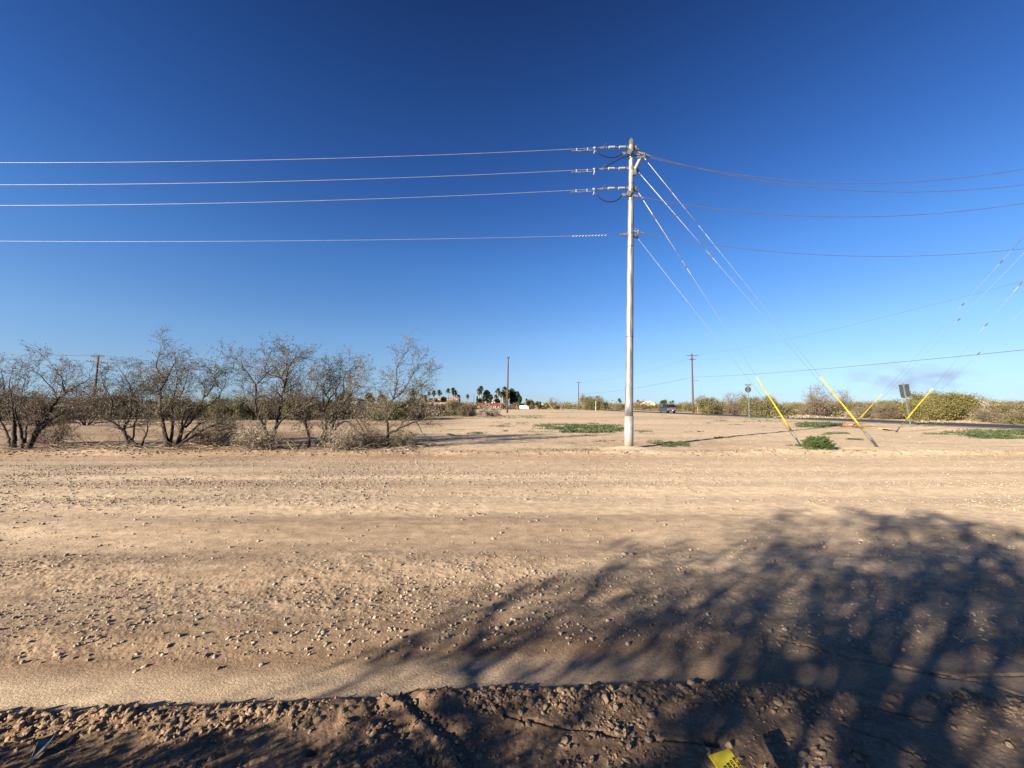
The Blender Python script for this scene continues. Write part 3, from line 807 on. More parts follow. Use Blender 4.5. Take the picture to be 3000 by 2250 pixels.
# left pole wires
tA = pa[1] + Vector((pa[3], -.2, pa[2]))
span(tA + Vector((-.8, 0, -.05)), (-112, 60, 11.2), .35, .022, 'upper wire running from the leaning left pole out of the left edge', group='wires of the leaning left pole')
span(tA + Vector((.8, 0, -.05)), (-112, 61, 10.6), .35, .022, 'lower wire running from the leaning left pole out of the left edge', group='wires of the leaning left pole')
span(tA + Vector((.7, 0, -.05)), (-30, 110, 9.2), 1.0, .022, 'upper wire falling right from the leaning left pole behind the mesquite', group='wires of the leaning left pole')
span(tA + Vector((.6, 0, -.6)), (-32, 110, 8.2), 1.0, .02, 'lower wire falling right from the leaning left pole behind the mesquite', group='wires of the leaning left pole')
# cable along the paved road
tC = pc[1]; tD = pd[1]
cz = P(2028, 1105, 92).z
span((tC.x, 92, cz), (43.5, 20, 6.3), .55, .024, 'black cable sloping from the brown pole by the car up to the right edge', group='cables on the poles beyond the paved road')
span((tC.x, 92, cz), (tD.x, 178, P(1695, 1153, 178).z), 1.0, .03, 'black cable from the brown pole by the car falling left to the distant pole', group='cables on the poles beyond the paved road')
span((tC.x, 92, P(2025, 1050, 92).z), (tD.x, 178, P(1700, 1121, 178).z), 1.2, .016, 'faint upper wire between the brown pole by the car and the distant pole', group='cables on the poles beyond the paved road')
span((tC.x + 1, 92, P(2025, 1040, 92).z), (44.5, 20, 13.0), 1.2, .010, 'faint upper wire running from the brown pole by the car to the upper right', group='cables on the poles beyond the paved road')

# small guard post, marker posts
b = P(1628, 1207, 100); b.z = 0
mb = MB(); t = P(1605, 1180, 100); mb.tube([Vector((0, 0, 0)), Vector((t.x - b.x, 0, t.z))], .05, 8)
o = mb.build('yellow_guard', M['yellow']); root = empty('guy_wire', b, 'small yellow guarded guy leaning left before the far scrub, at the middle of the horizon', 'guy wire'); o.parent = root
mb = MB(); t2p = P(1500, 1060, 96); mb.tube([Vector((t.x - b.x, 0, t.z)), Vector((t2p.x - b.x, t2p.y - b.y, t2p.z))], .010, 5); mb.build('strand', M['alu'], root)
b = P(2044, 1207, 86); b.z = 0
root = empty('marker_post', b, 'tall thin yellow marker post just right of the brown wooden pole', 'marker post')
mb = MB(); mb.tube([(0, 0, 0), (0, 0, 2.5)], .035, 8); mb.build('post', M['tag_yellow'], root); mb = MB(); mb.tube([(0, 0, 2.5), (0, 0, 2.62)], [.045, .03], 8); mb.build('post_cap', M['hardware'], root)
b = P(2081, 1213, 78); b.z = 0
root = empty('marker_post', b, 'short white marker post beside the far edge of the paved road', 'marker post')
mb = MB(); mb.box((0, 0, .5), (.12, .05, 1.0)); mb.build('post', M['white_tape'], root); mb = MB(); mb.box((0, -.03, .85), (.09, .008, .18)); mb.build('reflector', M['fibre'], root)

# ================================================================ SIGNS
def notch_plate(mb, pts, y0, y1): mb.prism(pts, y0, y1)
sb = gnd(2195, 1226); yS = sb.y
root = empty('stop_sign', sb, 'octagonal road sign seen from behind with a street name plate on top', 'road sign', rz=R(-6))
Hs = P(2193, 1124, yS).z - sb.z
px = yS / F
mb = MB(); mb.box((0, 0, Hs / 2), (.09, .06, Hs)); mb.build('post', M['sign_pale'], root)
zc = P(2193, 1141, yS).z - sb.z
rr = .40
mb = MB(); mb.prism([(rr * math.cos(R(22.5 + 45 * k)), zc + rr * math.sin(R(22.5 + 45 * k))) for k in range(8)], .035, .045); mb.build('octagon_plate', M['sign_back'], root)
mb = MB(); mb.box((0, -.02, Hs - .16), (.76, .01, .26)); mb.box((0, .04, Hs - .16), (.06, .1, .06)); mb.build('street_name_plate', M['sign_pale'], root)
sb = gnd(2668, 1249); yS = sb.y
root = empty('speed_sign', sb, 'leaning rectangular road sign seen from behind, its lower corner dented and torn', 'road sign')
t = P(2647, 1126, yS) - sb
mb = MB(); mb.box((t.x / 2, 0, t.z / 2), (.075, .05, Vector((t.x, 0, t.z)).length + .2), Matrix.Rotation(math.atan2(t.x, t.z), 3, 'Y')); mb.build('post', M['sign_pale'], root)
def lp(u, v): q = P(u, v, yS) - sb; return (q.x, q.z)
pl = [lp(2634, 1127), (lp(2664, 1125)), lp(2666, 1141), lp(2664, 1143), lp(2668, 1146), lp(2670, 1160), lp(2661, 1163), lp(2656, 1160), lp(2652, 1167), lp(2641, 1164)]
mb = MB(); mb.prism(pl[::-1], .03, .042); mb.build('sign_plate', M['sign_back'], root)

# ================================================================ ROADSIDE ODDMENTS
def rbox(name, c, sz, rz, m, label, cat, bev=.02, tilt=0):
    mb = MB(); mb.box((0, 0, 0), sz); o = mb.build(name, m, None, False, c)
    o.rotation_euler = (tilt, 0, rz); bm_ = o.modifiers.new('bevel', 'BEVEL'); bm_.width = bev; bm_.segments = 2
    return tag(o, label, cat)
p = gnd(2485, 1249)
root = empty('road_barrier_block', p, 'faded red plastic block lying beside the green weeds near the farthest yellow guard', 'barrier', rz=.1)
mb = MB(); mb.box((0, 0, .12), (.6, .35, .2)); o = mb.build('block', M['red_plastic'], root); bb = o.modifiers.new('bevel', 'BEVEL'); bb.width = .04; bb.segments = 2
mb = MB(); mb.box((.02, -.18, .13), (.4, .01, .08)); mb.build('pale_band', M['orange_pale'], root)
p = gnd(2592, 1257); rbox('barricade_board', p + Vector((0, 0, .05)), (.8, .15, .04), .12, M['orange_pale'], 'faded orange board lying flat left of the near sign', 'barricade board', .01, .05)
p = gnd(2545, 1254); rbox('barricade_rail', p + Vector((0, 0, .04)), (.9, .1, .04), -.08, M['orange'], 'thin orange rail lying flat behind the crossing yellow guards', 'barricade board', .008)
p = gnd(2600, 1262)
root = empty('fallen_branch', p, 'dark crooked branch lying in the sand left of the guarded guy foot', 'branch')
mb = MB(); mb.tube([(-.25, 0, .08), (-.05, 0, .07), (.15, .03, .03), (.45, 0, .03)], [.05, .045, .03, .015], 6); mb.build('stem', M['bark'], root)

# ================================================================ MESQUITES
class Veg:
    def __init__(s, seed):
        s.r = random.Random(seed); s.thick = MB(); s.twig = MB(); s.leaf = []   # leaf centres
        s.pale = MB()
def rv(r, k=1.0):
    return Vector((r.gauss(0, k), r.gauss(0, k), r.gauss(0, k)))
def branch(V, p, d, L, r0, lev, prm):
    r = V.r
    seg = max(3, int(L / prm['step']))
    pts, rs = [p.copy()], [r0]
    d = d.normalized(); q = p.copy()
    wob = prm['wob']
    for i in range(seg):
        d = (d + rv(r, wob) + Vector((0, 0, prm['up'][lev]))).normalized()
        q = q + d * (L / seg); pts.append(q.copy()); rs.append(r0 * (1 - .72 * (i + 1) / seg))
    mb = V.thick if lev <= prm.get('thick_lev', 0) else V.twig
    mb.tube(pts, rs, 3 if r0 < .012 else 5, False)
    if lev < prm['levels']:
        n = prm['n'][lev]
        n = max(1, int(round(n * L / prm['Lref'][lev] + r.random() - .5)))
        for k in range(n):
            t = prm.get('t0', .25) + (1 - prm.get('t0', .25)) * (k + r.random()) / n
            j = min(int(t * seg), seg - 1); f = t * seg - j
            bp = pts[j].lerp(pts[j + 1], min(f, 1)); dd = (pts[j + 1] - pts[j]).normalized()
            side = rv(r); side = (side - dd * side.dot(dd)).normalized()
            nd = dd * prm.get('fwd', .75) + side * prm.get('sp', .8)
            branch(V, bp, nd, L * prm['ratio'] * r.uniform(.6, 1.15), max(rs[j] * .55, prm['rmin']), lev + 1, prm)
    if lev >= prm['levels'] - 1:
        for i in range(1, len(pts)):
            if r.random() < prm['leaf']:
                for _ in range(prm.get('nl', 2)):
                    V.leaf.append((pts[i] + rv(r, prm.get('ls', .04)), prm['lsize'] * r.uniform(.6, 1.3)))
def leaf_obj(name, leaves, m, parent, seed, asp=.38, origin=Vector((0, 0, 0)), droop=0.0):
    if not leaves: return None
    rg = np.random.default_rng(seed)
    C = np.array([tuple(l[0] - origin) for l in leaves]); S = np.array([l[1] for l in leaves])
    n = len(C)
    a = rg.standard_normal((n, 3)); a[:, 2] -= droop; a /= np.linalg.norm(a, axis=1)[:, None]
    b = rg.standard_normal((n, 3)); b -= (b * a).sum(1)[:, None] * a; b /= np.linalg.norm(b, axis=1)[:, None]
    a = a * S[:, None]; b = b * (S * asp)[:, None]
    V = np.stack([C - a, C - b * .9 + a * .1, C + a, C + b * .9 + a * .1], 1).reshape(-1, 3)
    F4 = np.arange(n * 4).reshape(n, 4)
    return np_mesh(name, V, F4, m, 4, parent)
PRM = dict(step=.13, wob=.20, up=[.05, .05, .05, .04, .02], levels=3, n=[7, 7, 6, 4], Lref=[1.6, .8, .4, .3], ratio=.55, rmin=.0044, leaf=.42, nl=2, ls=.05, lsize=.030, sp=.75, fwd=.8, t0=.15)
def px_tree(name, label, y0, stems, off, scl, seed, leafm, dens=1.0, prm=None, group='leaning mesquites along the berm', leafp=None, extra_low=0):
    V = Veg(seed); r = V.r
    prm = dict(PRM); 
    if leafp is not None: prm['leaf'] = leafp * .5
    allp = []
    first = None
    for (rad, path) in stems:
        ph = r.uniform(-1, 1); pts = []
        for i, (a, b) in enumerate(path):
            u, v = off[0] + a / scl, off[1] + b / scl
            hgt = max(0, (1312 - v) / F * y0)
            dy = ph * (.25 * hgt) + r.gauss(0, .03)
            q = P(u, v, y0 + dy)
            if v > 1300: q.z = max(min(q.z, .15), .02)
            pts.append(q)
        if first is None: first = Vector((pts[0].x, pts[0].y, 0))
        # subdivide with a little crookedness
        fine = []
        for i in range(len(pts) - 1):
            seg = (pts[i + 1] - pts[i]).length; m = max(2, int(seg / .12))
            for k in range(m):
                t = k / m
                p0 = pts[max(i - 1, 0)]; p1 = pts[i]; p2 = pts[i + 1]; p3 = pts[min(i + 2, len(pts) - 1)]
                q = .5 * ((2 * p1) + (p2 - p0) * t + (2 * p0 - 5 * p1 + 4 * p2 - p3) * t * t + (3 * p1 - p0 - 3 * p2 + p3) * t ** 3)
                fine.append(q + rv(r, .012))
        fine.append(pts[-1])
        n = len(fine); rs = [max(.006, rad * .92 * (1 - .88 * (i / (n - 1))) ** 1.25) for i in range(n)]
        tot = sum((fine[i + 1] - fine[i]).length for i in range(n - 1))
        cut = n if rad < .03 else int(n * .75)
        V.thick.tube(fine, rs, 7 if rad > .03 else 5)
        low = path[0][1] > path[-1][1]
        nb = int(tot * 7.2 * dens)
        for k in range(nb):
            t = (.22 if rad > .03 else .1) + (1 - (.22 if rad > .03 else .1)) * (k + r.random()) / nb
            j = min(int(t * (n - 1)), n - 2)
            if fine[j].z < .25 and r.random() < .6: continue
            dd = (fine[j + 1] - fine[j]).normalized(); side = rv(r); side = (side - dd * side.dot(dd)).normalized()
            nd = dd * .7 + side * .8 + Vector((.12, 0, .25))
            L = r.uniform(.4, 1.1) * (1.0 - .35 * t) * (1 if fine[j].z > 1 else .8)
            branch(V, fine[j], nd, L, max(rs[j] * .45, .006), 1, prm)
        branch(V, fine[-1], (fine[-1] - fine[-3]), .4, max(rs[-1], .006), 1, prm)
    root = empty(name, first, label, 'mesquite', group)
    o = V.thick.build('trunk', M['bark'], root, True); o.data.transform(Matrix.Translation(-first))
    o = V.twig.build('twigs', M['twig'], root, True); o.data.transform(Matrix.Translation(-first))
    leaf_obj('crown', V.leaf, leafm, root, seed, origin=first)
    return root
L_, D_ = M['leaf_mesq'], M['leaf_dry']
O1, O2, SC = (0, 950), (600, 950), 3.16
px_tree('mesquite', 'leftmost mesquite with many black stems fanning from its foot and a nearly bare crown', 14.3, [
    (.085, [(130, 1150), (130, 950), (125, 820), (80, 700), (40, 600), (10, 420)]),
    (.06, [(215, 1140), (205, 1000), (150, 830), (190, 690), (235, 500)]),
    (.095, [(270, 1145), (330, 980), (400, 900), (530, 700), (600, 640), (760, 540), (850, 500)]),
    (.085, [(265, 1145), (380, 960), (500, 870), (720, 740), (950, 700)]),
    (.06, [(300, 1060), (340, 950), (345, 800)]),
    (.03, [(530, 690), (480, 600), (380, 480), (250, 380)]),
    (.03, [(600, 640), (560, 480), (430, 320)]),
    (.05, [(100, 1130), (60, 1000), (-60, 800), (-150, 600)]),
    (.03, [(150, 830), (90, 600), (120, 400)]),
    (.03, [(400, 900), (560, 640), (640, 420)]),
    (.03, [(-40, 840), (-100, 640), (-60, 440)]),
    (.035, [(235, 1100), (260, 920), (360, 850), (470, 900), (520, 1000)])], O1, SC, 11, D_, 1.0, leafp=.22)
px_tree('mesquite', 'thin sparse mesquite with forked pale stems, second along the berm', 14.4, [
    (.06, [(1190, 1155), (1155, 1000), (1020, 880), (1040, 760), (1030, 680), (960, 560), (930, 430)]),
    (.075, [(1285, 1155), (1160, 1010), (1160, 940), (1200, 860), (1190, 760), (1220, 660), (1190, 540), (1090, 400)]),
    (.045, [(1310, 1150), (1360, 1000), (1390, 870), (1480, 820)]),
    (.035, [(1230, 1080), (1250, 920), (1300, 800), (1330, 600), (1290, 400)]),
    (.03, [(1220, 660), (1300, 560), (1400, 480)]),
    (.025, [(1390, 870), (1400, 740), (1370, 600)])], O1, SC, 12, L_, 1.0, leafp=.35)
px_tree('mesquite', 'tallest mesquite at the left with straight black stems and a low branch trailing right', 14.4, [
    (.085, [(1560, 1160), (1530, 1000), (1500, 850), (1490, 590), (1540, 520), (1450, 400), (1500, 200)]),
    (.065, [(1570, 1160), (1600, 950), (1590, 820), (1600, 700), (1640, 500), (1620, 300)]),
    (.055, [(1620, 1150), (1690, 900), (1665, 700), (1700, 600), (1760, 400)]),
    (.06, [(1640, 1140), (1700, 960), (1760, 830), (1880, 700), (1900, 450)]),
    (.075, [(1620, 1140), (1780, 1040), (1950, 940), (2100, 930), (2220, 1000)]),
    (.05, [(1680, 1090), (1850, 920), (2000, 910), (2190, 960)]),
    (.045, [(1720, 960), (1860, 800), (2000, 700), (2080, 560), (2090, 450)]),
    (.035, [(1540, 520), (1600, 380), (1660, 260)]),
    (.03, [(1880, 700), (1980, 560), (2000, 400)]),
    (.03, [(1950, 940), (2060, 1010), (2160, 1080)]),
    (.03, [(1500, 700), (1440, 560), (1380, 440)])], O1, SC, 13, L_, 1.1, leafp=.38)
px_tree('mesquite', 'broad crowned mesquite with a V of two dark trunks, behind a pale grey shrub', 14.3, [
    (.075, [(595, 1110), (560, 960), (480, 830), (465, 700), (375, 600)]),
    (.04, [(465, 700), (470, 560), (350, 400), (270, 300)]),
    (.035, [(470, 695), (520, 665), (565, 655)]),
    (.08, [(610, 1110), (660, 950), (690, 800), (720, 650), (740, 560), (700, 500), (560, 430), (620, 240)]),
    (.045, [(740, 560), (780, 400), (850, 310), (1000, 330)]),
    (.045, [(655, 950), (760, 840), (870, 770), (990, 700), (1050, 500)]),
    (.04, [(560, 960), (590, 760), (680, 740)]),
    (.04, [(690, 880), (780, 850), (880, 790), (900, 900), (850, 1010)]),
    (.03, [(470, 560), (560, 480), (640, 330)]),
    (.03, [(720, 650), (860, 560), (960, 450)]),
    (.03, [(700, 500), (760, 380), (740, 270)]),
    (.03, [(870, 770), (1000, 800), (1080, 860)]),
    (.03, [(480, 830), (390, 700), (340, 560)])], O2, SC, 14, L_, 1.15, leafp=.4)
px_tree('mesquite', 'mesquite with one trunk arching over to the right, pale stems rising from the arch', 14.5, [
    (.06, [(960, 1160), (960, 1020), (920, 900), (850, 780), (790, 690)]),
    (.035, [(935, 930), (920, 770), (900, 640)]),
    (.075, [(1000, 1165), (1060, 1060), (1150, 930), (1250, 850), (1350, 830), (1440, 940), (1500, 1040)]),
    (.065, [(1040, 1160), (1120, 1000), (1110, 800), (1150, 700), (1100, 600), (1180, 350)]),
    (.05, [(1060, 1140), (1180, 960), (1230, 800), (1290, 700), (1290, 500), (1380, 380)]),
    (.05, [(1100, 1100), (1240, 930), (1330, 900), (1420, 1000), (1560, 1080)]),
    (.035, [(1230, 800), (1350, 640), (1440, 450)]),
    (.03, [(1350, 830), (1420, 860), (1500, 960)]),
    (.03, [(1290, 700), (1400, 620), (1480, 560)]),
    (.03, [(1110, 750), (1080, 560), (1050, 430)]),
    (.03, [(1150, 700), (1240, 560), (1260, 380)])], O2, SC, 15, L_, 1.1, leafp=.42)
px_tree('mesquite', 'rightmost mesquite, pale slender stems swept up and a low leafy branch reaching right', 14.4, [
    (.06, [(1665, 1160), (1700, 1100), (1690, 950), (1675, 820), (1740, 700), (1780, 560), (1780, 400), (1880, 240)]),
    (.055, [(1700, 1010), (1830, 950), (1960, 900), (2130, 850), (2210, 830)]),
    (.04, [(1690, 890), (1760, 790), (1880, 740), (1950, 560), (2090, 405)]),
    (.03, [(1740, 700), (1850, 600), (1950, 420), (2010, 310)]),
    (.035, [(1700, 1030), (1600, 1040), (1480, 1060)]),
    (.025, [(1960, 900), (2030, 1020), (2060, 1060)]),
    (.03, [(1690, 890), (1620, 870), (1570, 900)]),
    (.022, [(1745, 690), (1710, 620), (1660, 560)]),
    (.025, [(1760, 790), (1900, 700), (2000, 600), (2110, 530)])], O2, SC, 16, L_, .85, leafp=.45)

# generic clump shrub, built round the origin
def shrub(name, label, cat, seed, rx, ry, h, stems, leafm, prm=None, loc=(0, 0, 0), trunkm=None, twigm=None, group=None, lean=0):
    V = Veg(seed); r = V.r
    p = dict(PRM); p.update(dict(step=.25, levels=3, leaf=.95, nl=3, lsize=.10, ls=.12, rmin=.008, n=[5, 4, 4, 3], Lref=[1.6, 1.0, .6, .3]))
    if prm: p.update(prm)
    for k in range(stems):
        a = 2 * math.pi * k / stems + r.uniform(-.3, .3)
        el = r.uniform(.35, 1.35)
        d = Vector((math.cos(a) * math.cos(el) * rx / h + lean, math.sin(a) * math.cos(el) * ry / h, math.sin(el)))
        L = Vector((math.cos(a) * math.cos(el) * rx, math.sin(a) * math.cos(el) * ry, math.sin(el) * h)).length
        branch(V, Vector((math.cos(a) * .1, math.sin(a) * .1, -.03)), d, L * r.uniform(.75, 1.05), p.get('r0', .05), 0, p)
    # keep it clear of the ground
    root = empty(name, loc, label, cat, group)
    for mb in (V.thick, V.twig): mb.v = [(a, b, max(c, -.05)) for a, b, c in mb.v]
    V.thick.build('trunk', trunkm or M['bark'], root, True)
    V.twig.build('twigs', twigm or M['twig'], root, True)
    V.leaf = [l for l in V.leaf if l[0].z > 0]
    leaf_obj('crown', V.leaf, leafm, root, seed)
    return root

# pale dry shrubs at the mesquites' feet
def px_shrub(u, v, y, label, cat, seed, rx, h, leafm, prm, **k):
    b = P(u, v, y); return shrub(k.pop('name', 'dry_shrub'), label, cat, seed, rx, rx * .8, h, k.pop('stems', 14), leafm, prm, (b.x, b.y, ghs(b.x, b.y)), **k)
DRY = dict(levels=2, step=.08, leaf=.9, nl=2, lsize=.028, ls=.03, r0=.010, rmin=.004, n=[7, 5, 3], Lref=[.8, .4, .2], wob=.16)
px_shrub(752, 1306, 13.9, 'low pale grey shrub at the foot of the V-trunked mesquite', 'shrub', 31, .75, .85, M['scrub_grey'], DRY, twigm=M['bark_pale'], trunkm=M['bark_pale'], stems=26)
px_shrub(1000, 1310, 13.9, 'bleached tangle of dry twigs between the arching mesquite and the rightmost one', 'shrub', 32, .95, .62, M['scrub_grey'], DRY, twigm=M['bark_pale'], trunkm=M['bark_pale'], stems=30)
px_shrub(1180, 1310, 14.6, 'small olive shrub right of the rightmost mesquite foot', 'shrub', 33, .8, .6, M['leaf_mesq'], DRY, stems=16)
px_shrub(1100, 1308, 14.9, 'low dark tangle of twigs just left of the rightmost mesquite foot', 'shrub', 34, .7, .5, M['leaf_dry'], DRY, stems=18)
px_shrub(150, 1300, 16.0, 'low dark tangle of twigs under the leftmost mesquite', 'shrub', 35, 1.0, .8, M['leaf_dry'], DRY, stems=18)
px_shrub(640, 1304, 15.2, 'brown low tangle of twigs under the trailing branch of the tallest mesquite', 'shrub', 36, 1.1, .7, M['leaf_dry'], DRY, stems=20)
# dead branches on the ground under the mesquites
V = Veg(77)
for k in range(430):
    u = V.r.uniform(10, 1250); y = V.r.uniform(13.5, 15.4); x = (u - CX) / F * y
    a = V.r.gauss(0, .5) + (math.pi if V.r.random() < .5 else 0)
    branch(V, Vector((x, y, .09)), Vector((math.cos(a), math.sin(a), .05)), V.r.uniform(.3, 1.3), V.r.uniform(.006, .018), 0,
           dict(PRM, levels=1, up=[-.02, -.02], n=[3], Lref=[.8], leaf=0))
V.thick.v = [(a, b, max(c, .06)) for a, b, c in V.thick.v]
V.thick.v.extend([]); 
o = V.thick.build('leaf_litter_branches', M['bark_pale']); tag(o, 'litter of dead grey branches on the ground under the mesquites', 'litter', kind='stuff')
o2 = V.twig.build('twig_litter', M['twig']); tag(o2, 'thin dead twigs lying under the mesquites behind the berm', 'litter', kind='stuff')

# round green bush by the first guard
b = gnd(2398, 1317)
GP = dict(levels=3, step=.06, wob=.10, leaf=1.0, nl=4, lsize=.020, ls=.015, r0=.008, rmin=.003, n=[8, 5, 3], Lref=[.4, .2, .12], up=[.10, .08, .04, 0])
shrub('green_bush', 'round bright green bush right of the first yellow guard foot', 'bush', 41, .30, .28, .35, 48, M['leaf_green'], GP, b, twigm=M['leaf_green'])
# ================================================================ MID AND FAR SCRUB
OFF = Vector((0, 0, 0))
SCR = dict(step=.28, nl=8, lsize=.085, ls=.20)
protos = [
    ('a', shrub('desert_shrub', 'x', 'shrub', 51, 2.6, 2.4, 2.3, 12, M['leaf_scrub'], SCR)),
    ('b', shrub('desert_shrub', 'x', 'shrub', 52, 2.2, 2.0, 2.7, 11, M['leaf_scrub_b'], dict(SCR, leaf=.75, nl=6))),
    ('c', shrub('desert_shrub', 'x', 'shrub', 53, 3.2, 2.8, 2.6, 14, M['leaf_scrub_y'], SCR)),
    ('d', shrub('desert_shrub', 'x', 'shrub', 54, 2.2, 2.0, 3.2, 9, M['leaf_dry'], dict(SCR, leaf=.35, nl=2, lsize=.07), twigm=M['twig'])),
    ('e', shrub('desert_shrub', 'x', 'shrub', 55, 1.7, 1.6, 1.1, 14, M['scrub_grey'], dict(SCR, nl=4, lsize=.07, ls=.1))),
]
protos = dict(protos); used = set()
def put(kind, u, y, sc, rz, label, group=None, name=None, sz=None):
    src = protos[kind]
    o = src if kind not in used else copy_tree(src)
    used.add(kind)
    x = (u - CX) / F * y
    o.location = (x, y, ghs(x, y) - .03); o.rotation_euler = (0, 0, rz); o.scale = (sc, sc, sc * (sz or 1))
    o['label'] = label; o['category'] = 'shrub'
    if group: o['group'] = group
    return o
rr_ = random.Random(9)
# left band behind the mesquites
LB = 'olive brown scrub in the band behind the mesquites on the left'
for k in range(30):
    u = -150 + k * 47 + rr_.uniform(-18, 18); y = rr_.choice([rr_.uniform(42, 52), rr_.uniform(50, 75)])
    if u < 300 and rr_.random() < .5: y = rr_.uniform(26, 36)
    put(rr_.choice('aabbbd'), u, y, rr_.uniform(.75, 1.05), rr_.uniform(0, 6.3), LB, 'scrub behind the mesquites')
# shrubs with distinct labels near the bare lot
for k_, (u_, y_, s_) in enumerate(((1238, 74, .8), (1258, 82, .85), (1304, 78, .74), (1322, 84, .8), (1346, 76, .8))): put('ab'[k_ % 2], u_, y_, s_, k_ * 1.7, LB, 'scrub behind the mesquites')
put('b', 1372, 57, .62, .4, 'brown round shrub left of the wooden pole in the bare lot', name='x')
put('e', 1445, 60, 1.0, 1.1, 'low greyish spreading shrub just left of the wooden pole in the bare lot')
put('a', 1330, 66, .85, 2.1, 'olive shrub in front of the cream wall left of the brown round shrub')
put('b', 1290, 72, .7, 3.1, 'brownish shrub below the red brick building')
# band across the paved road
RB = 'olive scrub in the band beyond the paved road'
for k in range(44):
    t = k / 43
    u = 1560 + t * 1650 + rr_.uniform(-14, 14)
    # plane of the band: x = 44..50, so depth follows from u
    xx = rr_.uniform(45.0, 52); y = xx / ((u - CX) / F) if u > 1700 else rr_.uniform(180, 260)
    y = min(y, 240)
    sc = rr_.uniform(.62, .95) * (1.0 if y < 90 else 1.15)
    if 2660 < u < 2880: continue
    put(rr_.choice('aabbde' if u > 2300 else 'aaabbe'), u, y, sc, rr_.uniform(0, 6.3), RB, 'scrub beyond the paved road', sz=(.62 if y < 42 else .78))
for k in range(26):
    xx = rr_.uniform(56, 80); u = 1760 + k * 52; y = min(xx / ((u - CX) / F), 300)
    put(rr_.choice('aab'), u, y, rr_.uniform(.9, 1.2), rr_.uniform(0, 6.3), RB, 'scrub beyond the paved road', sz=.72)
put('c', 2740, 42.5, .98, .3, 'large yellow green shrub right of the dented sign')
put('c', 2810, 42, .86, 2.3, 'rust tinged yellow shrub adjoining the large one right of the dented sign')
put('e', 2870, 41, 1.1, 1.3, 'grey green low shrub at the right foot of the large yellow green one', sz=1.3)
put('d', 2400, 56, 1.15, .9, 'pale leafless mesquite rising above the scrub between the two signs')
put('d', 2455, 58, 1.0, 2.9, 'second bare mesquite, lower, just right of the tallest one between the signs')
put('d', 2150, 66, 1.0, 1.9, 'bare branched shrub rising just left of the octagonal sign')
put('a', 2225, 62, 1.1, .2, 'dense olive shrub directly behind the octagonal sign')
put('a', 2072, 78, 1.15, 1.2, 'dense shrub behind the white marker post')
put('a', 1735, 150, 1.9, .7, 'rounded olive tree behind the short pale pole')
put('d', 1620, 200, 1.5, .7, 'pale tufted tree by the small yellow guy')

# distant wood line reading as one mass
def mass(name, label, n, fx, seed, m, lsize=.42):
    rg = np.random.default_rng(seed)
    C = []; 
    for k in range(n):
        x, y, r_, h = fx(rg)
        m_ = 170
        th = rg.random(m_) * 2 * np.pi; ph = np.arccos(rg.random(m_)); q = rg.random(m_) ** .33
        P_ = np.stack([x + r_ * q * np.cos(th) * np.sin(ph), y + r_ * q * np.sin(th) * np.sin(ph), h * q * np.cos(ph)], 1)
        C.append(P_)
    C = np.concatenate(C)
    lv = [(Vector(p), lsize * (.6 + .8 * rg.random())) for p in C]
    o = leaf_obj(name, lv, m, None, seed, .6); tag(o, label, 'scrub', kind='stuff'); return o
mass('distant_scrub', 'distant line of brown scrub along the horizon at the left', 420, lambda g: (-g.uniform(-10, 420), g.uniform(170, 300), g.uniform(3, 6), g.uniform(2.2, 4.2)), 61, M['leaf_scrub_b'])
mass('distant_scrub', 'distant line of olive scrub along the horizon at the right', 420, lambda g: (g.uniform(30, 480), g.uniform(230, 330), g.uniform(3, 7), g.uniform(3.0, 5.5)), 62, M['leaf_scrub'])
mass('near_scrub_floor', 'low dry brush covering the ground behind the mesquites', 260, lambda g: (g.uniform(-75, -12), g.uniform(48, 80), g.uniform(1.2, 2.4), g.uniform(.5, 1.3)), 63, M['leaf_scrub_b'], .16)
mass('roadside_brush', 'low dry brush along the far side of the paved road', 200, lambda g: (g.uniform(46, 60), g.uniform(36, 150), g.uniform(.8, 2.0), g.uniform(.4, 1.2)), 64, M['leaf_scrub'], .14)

# ================================================================ WEEDS
def weeds(patches, name, label, m, seed, asp=.35):
    rg = np.random.default_rng(seed); lv = []
    for (u0, u1, v0, v1, n, h) in patches:
        for _ in range(n):
            u = rg.uniform(u0, u1); t = (u - u0) / (u1 - u0)
            vv = rg.uniform(v0, v1)
            q = G(u, vv, .03)
            if fbm(np.array([q.x]), np.array([q.y * 1.5]), .9, 3, seed)[0] < -.05: continue
            e = min(t, 1 - t) * 2; 
            if rg.random() > .25 + 1.6 * e: continue
            z = ghs_fast(q.x, q.y)
            hh = h * rg.uniform(.3, 1) * (.5 + .5 * min(1, e * 3))
            for _k in range(3):
                lv.append((Vector((q.x + rg.normal(0, h * .3), q.y + rg.normal(0, h * .3), z + hh * rg.random())), h * rg.uniform(.25, .5)))
    o = leaf_obj(name, lv, m, None, seed, asp); tag(o, label, 'weeds', kind='stuff'); return o
def ghs_fast(x, y): return float(gh(np.array([x]), np.array([y]), False)[0])
weeds([(1560, 1720, 1245, 1259, 1500, .16), (1640, 1838, 1247, 1271, 3200, .19), (1600, 1700, 1244, 1250, 200, .14), (1500, 1840, 1268, 1274, 160, .05), (1400, 1610, 1220, 1228, 260, .14),
       (1510, 1620, 1240, 1246, 90, .07), (1620, 1790, 1196, 1206, 200, .35)], 'weed_patch', 'green weed patches in the bare lot left of the steel pole', M['weed'], 71)
rw = random.Random(3); PT = []
for k in range(60):
    v = rw.uniform(1204, 1300); u = rw.uniform(1280, 2500); wd = rw.uniform(15, 90)
    if v < 1190 + 1803 / 60 or (u - 1500) < .98 * 1127 * (34 / (1803 / (v - 1190))) : PT.append((u, u + wd, v, v + (v - 1190) * .03, int(wd * rw.uniform(1.2, 3.5)), .06 + .06 * rw.random()))
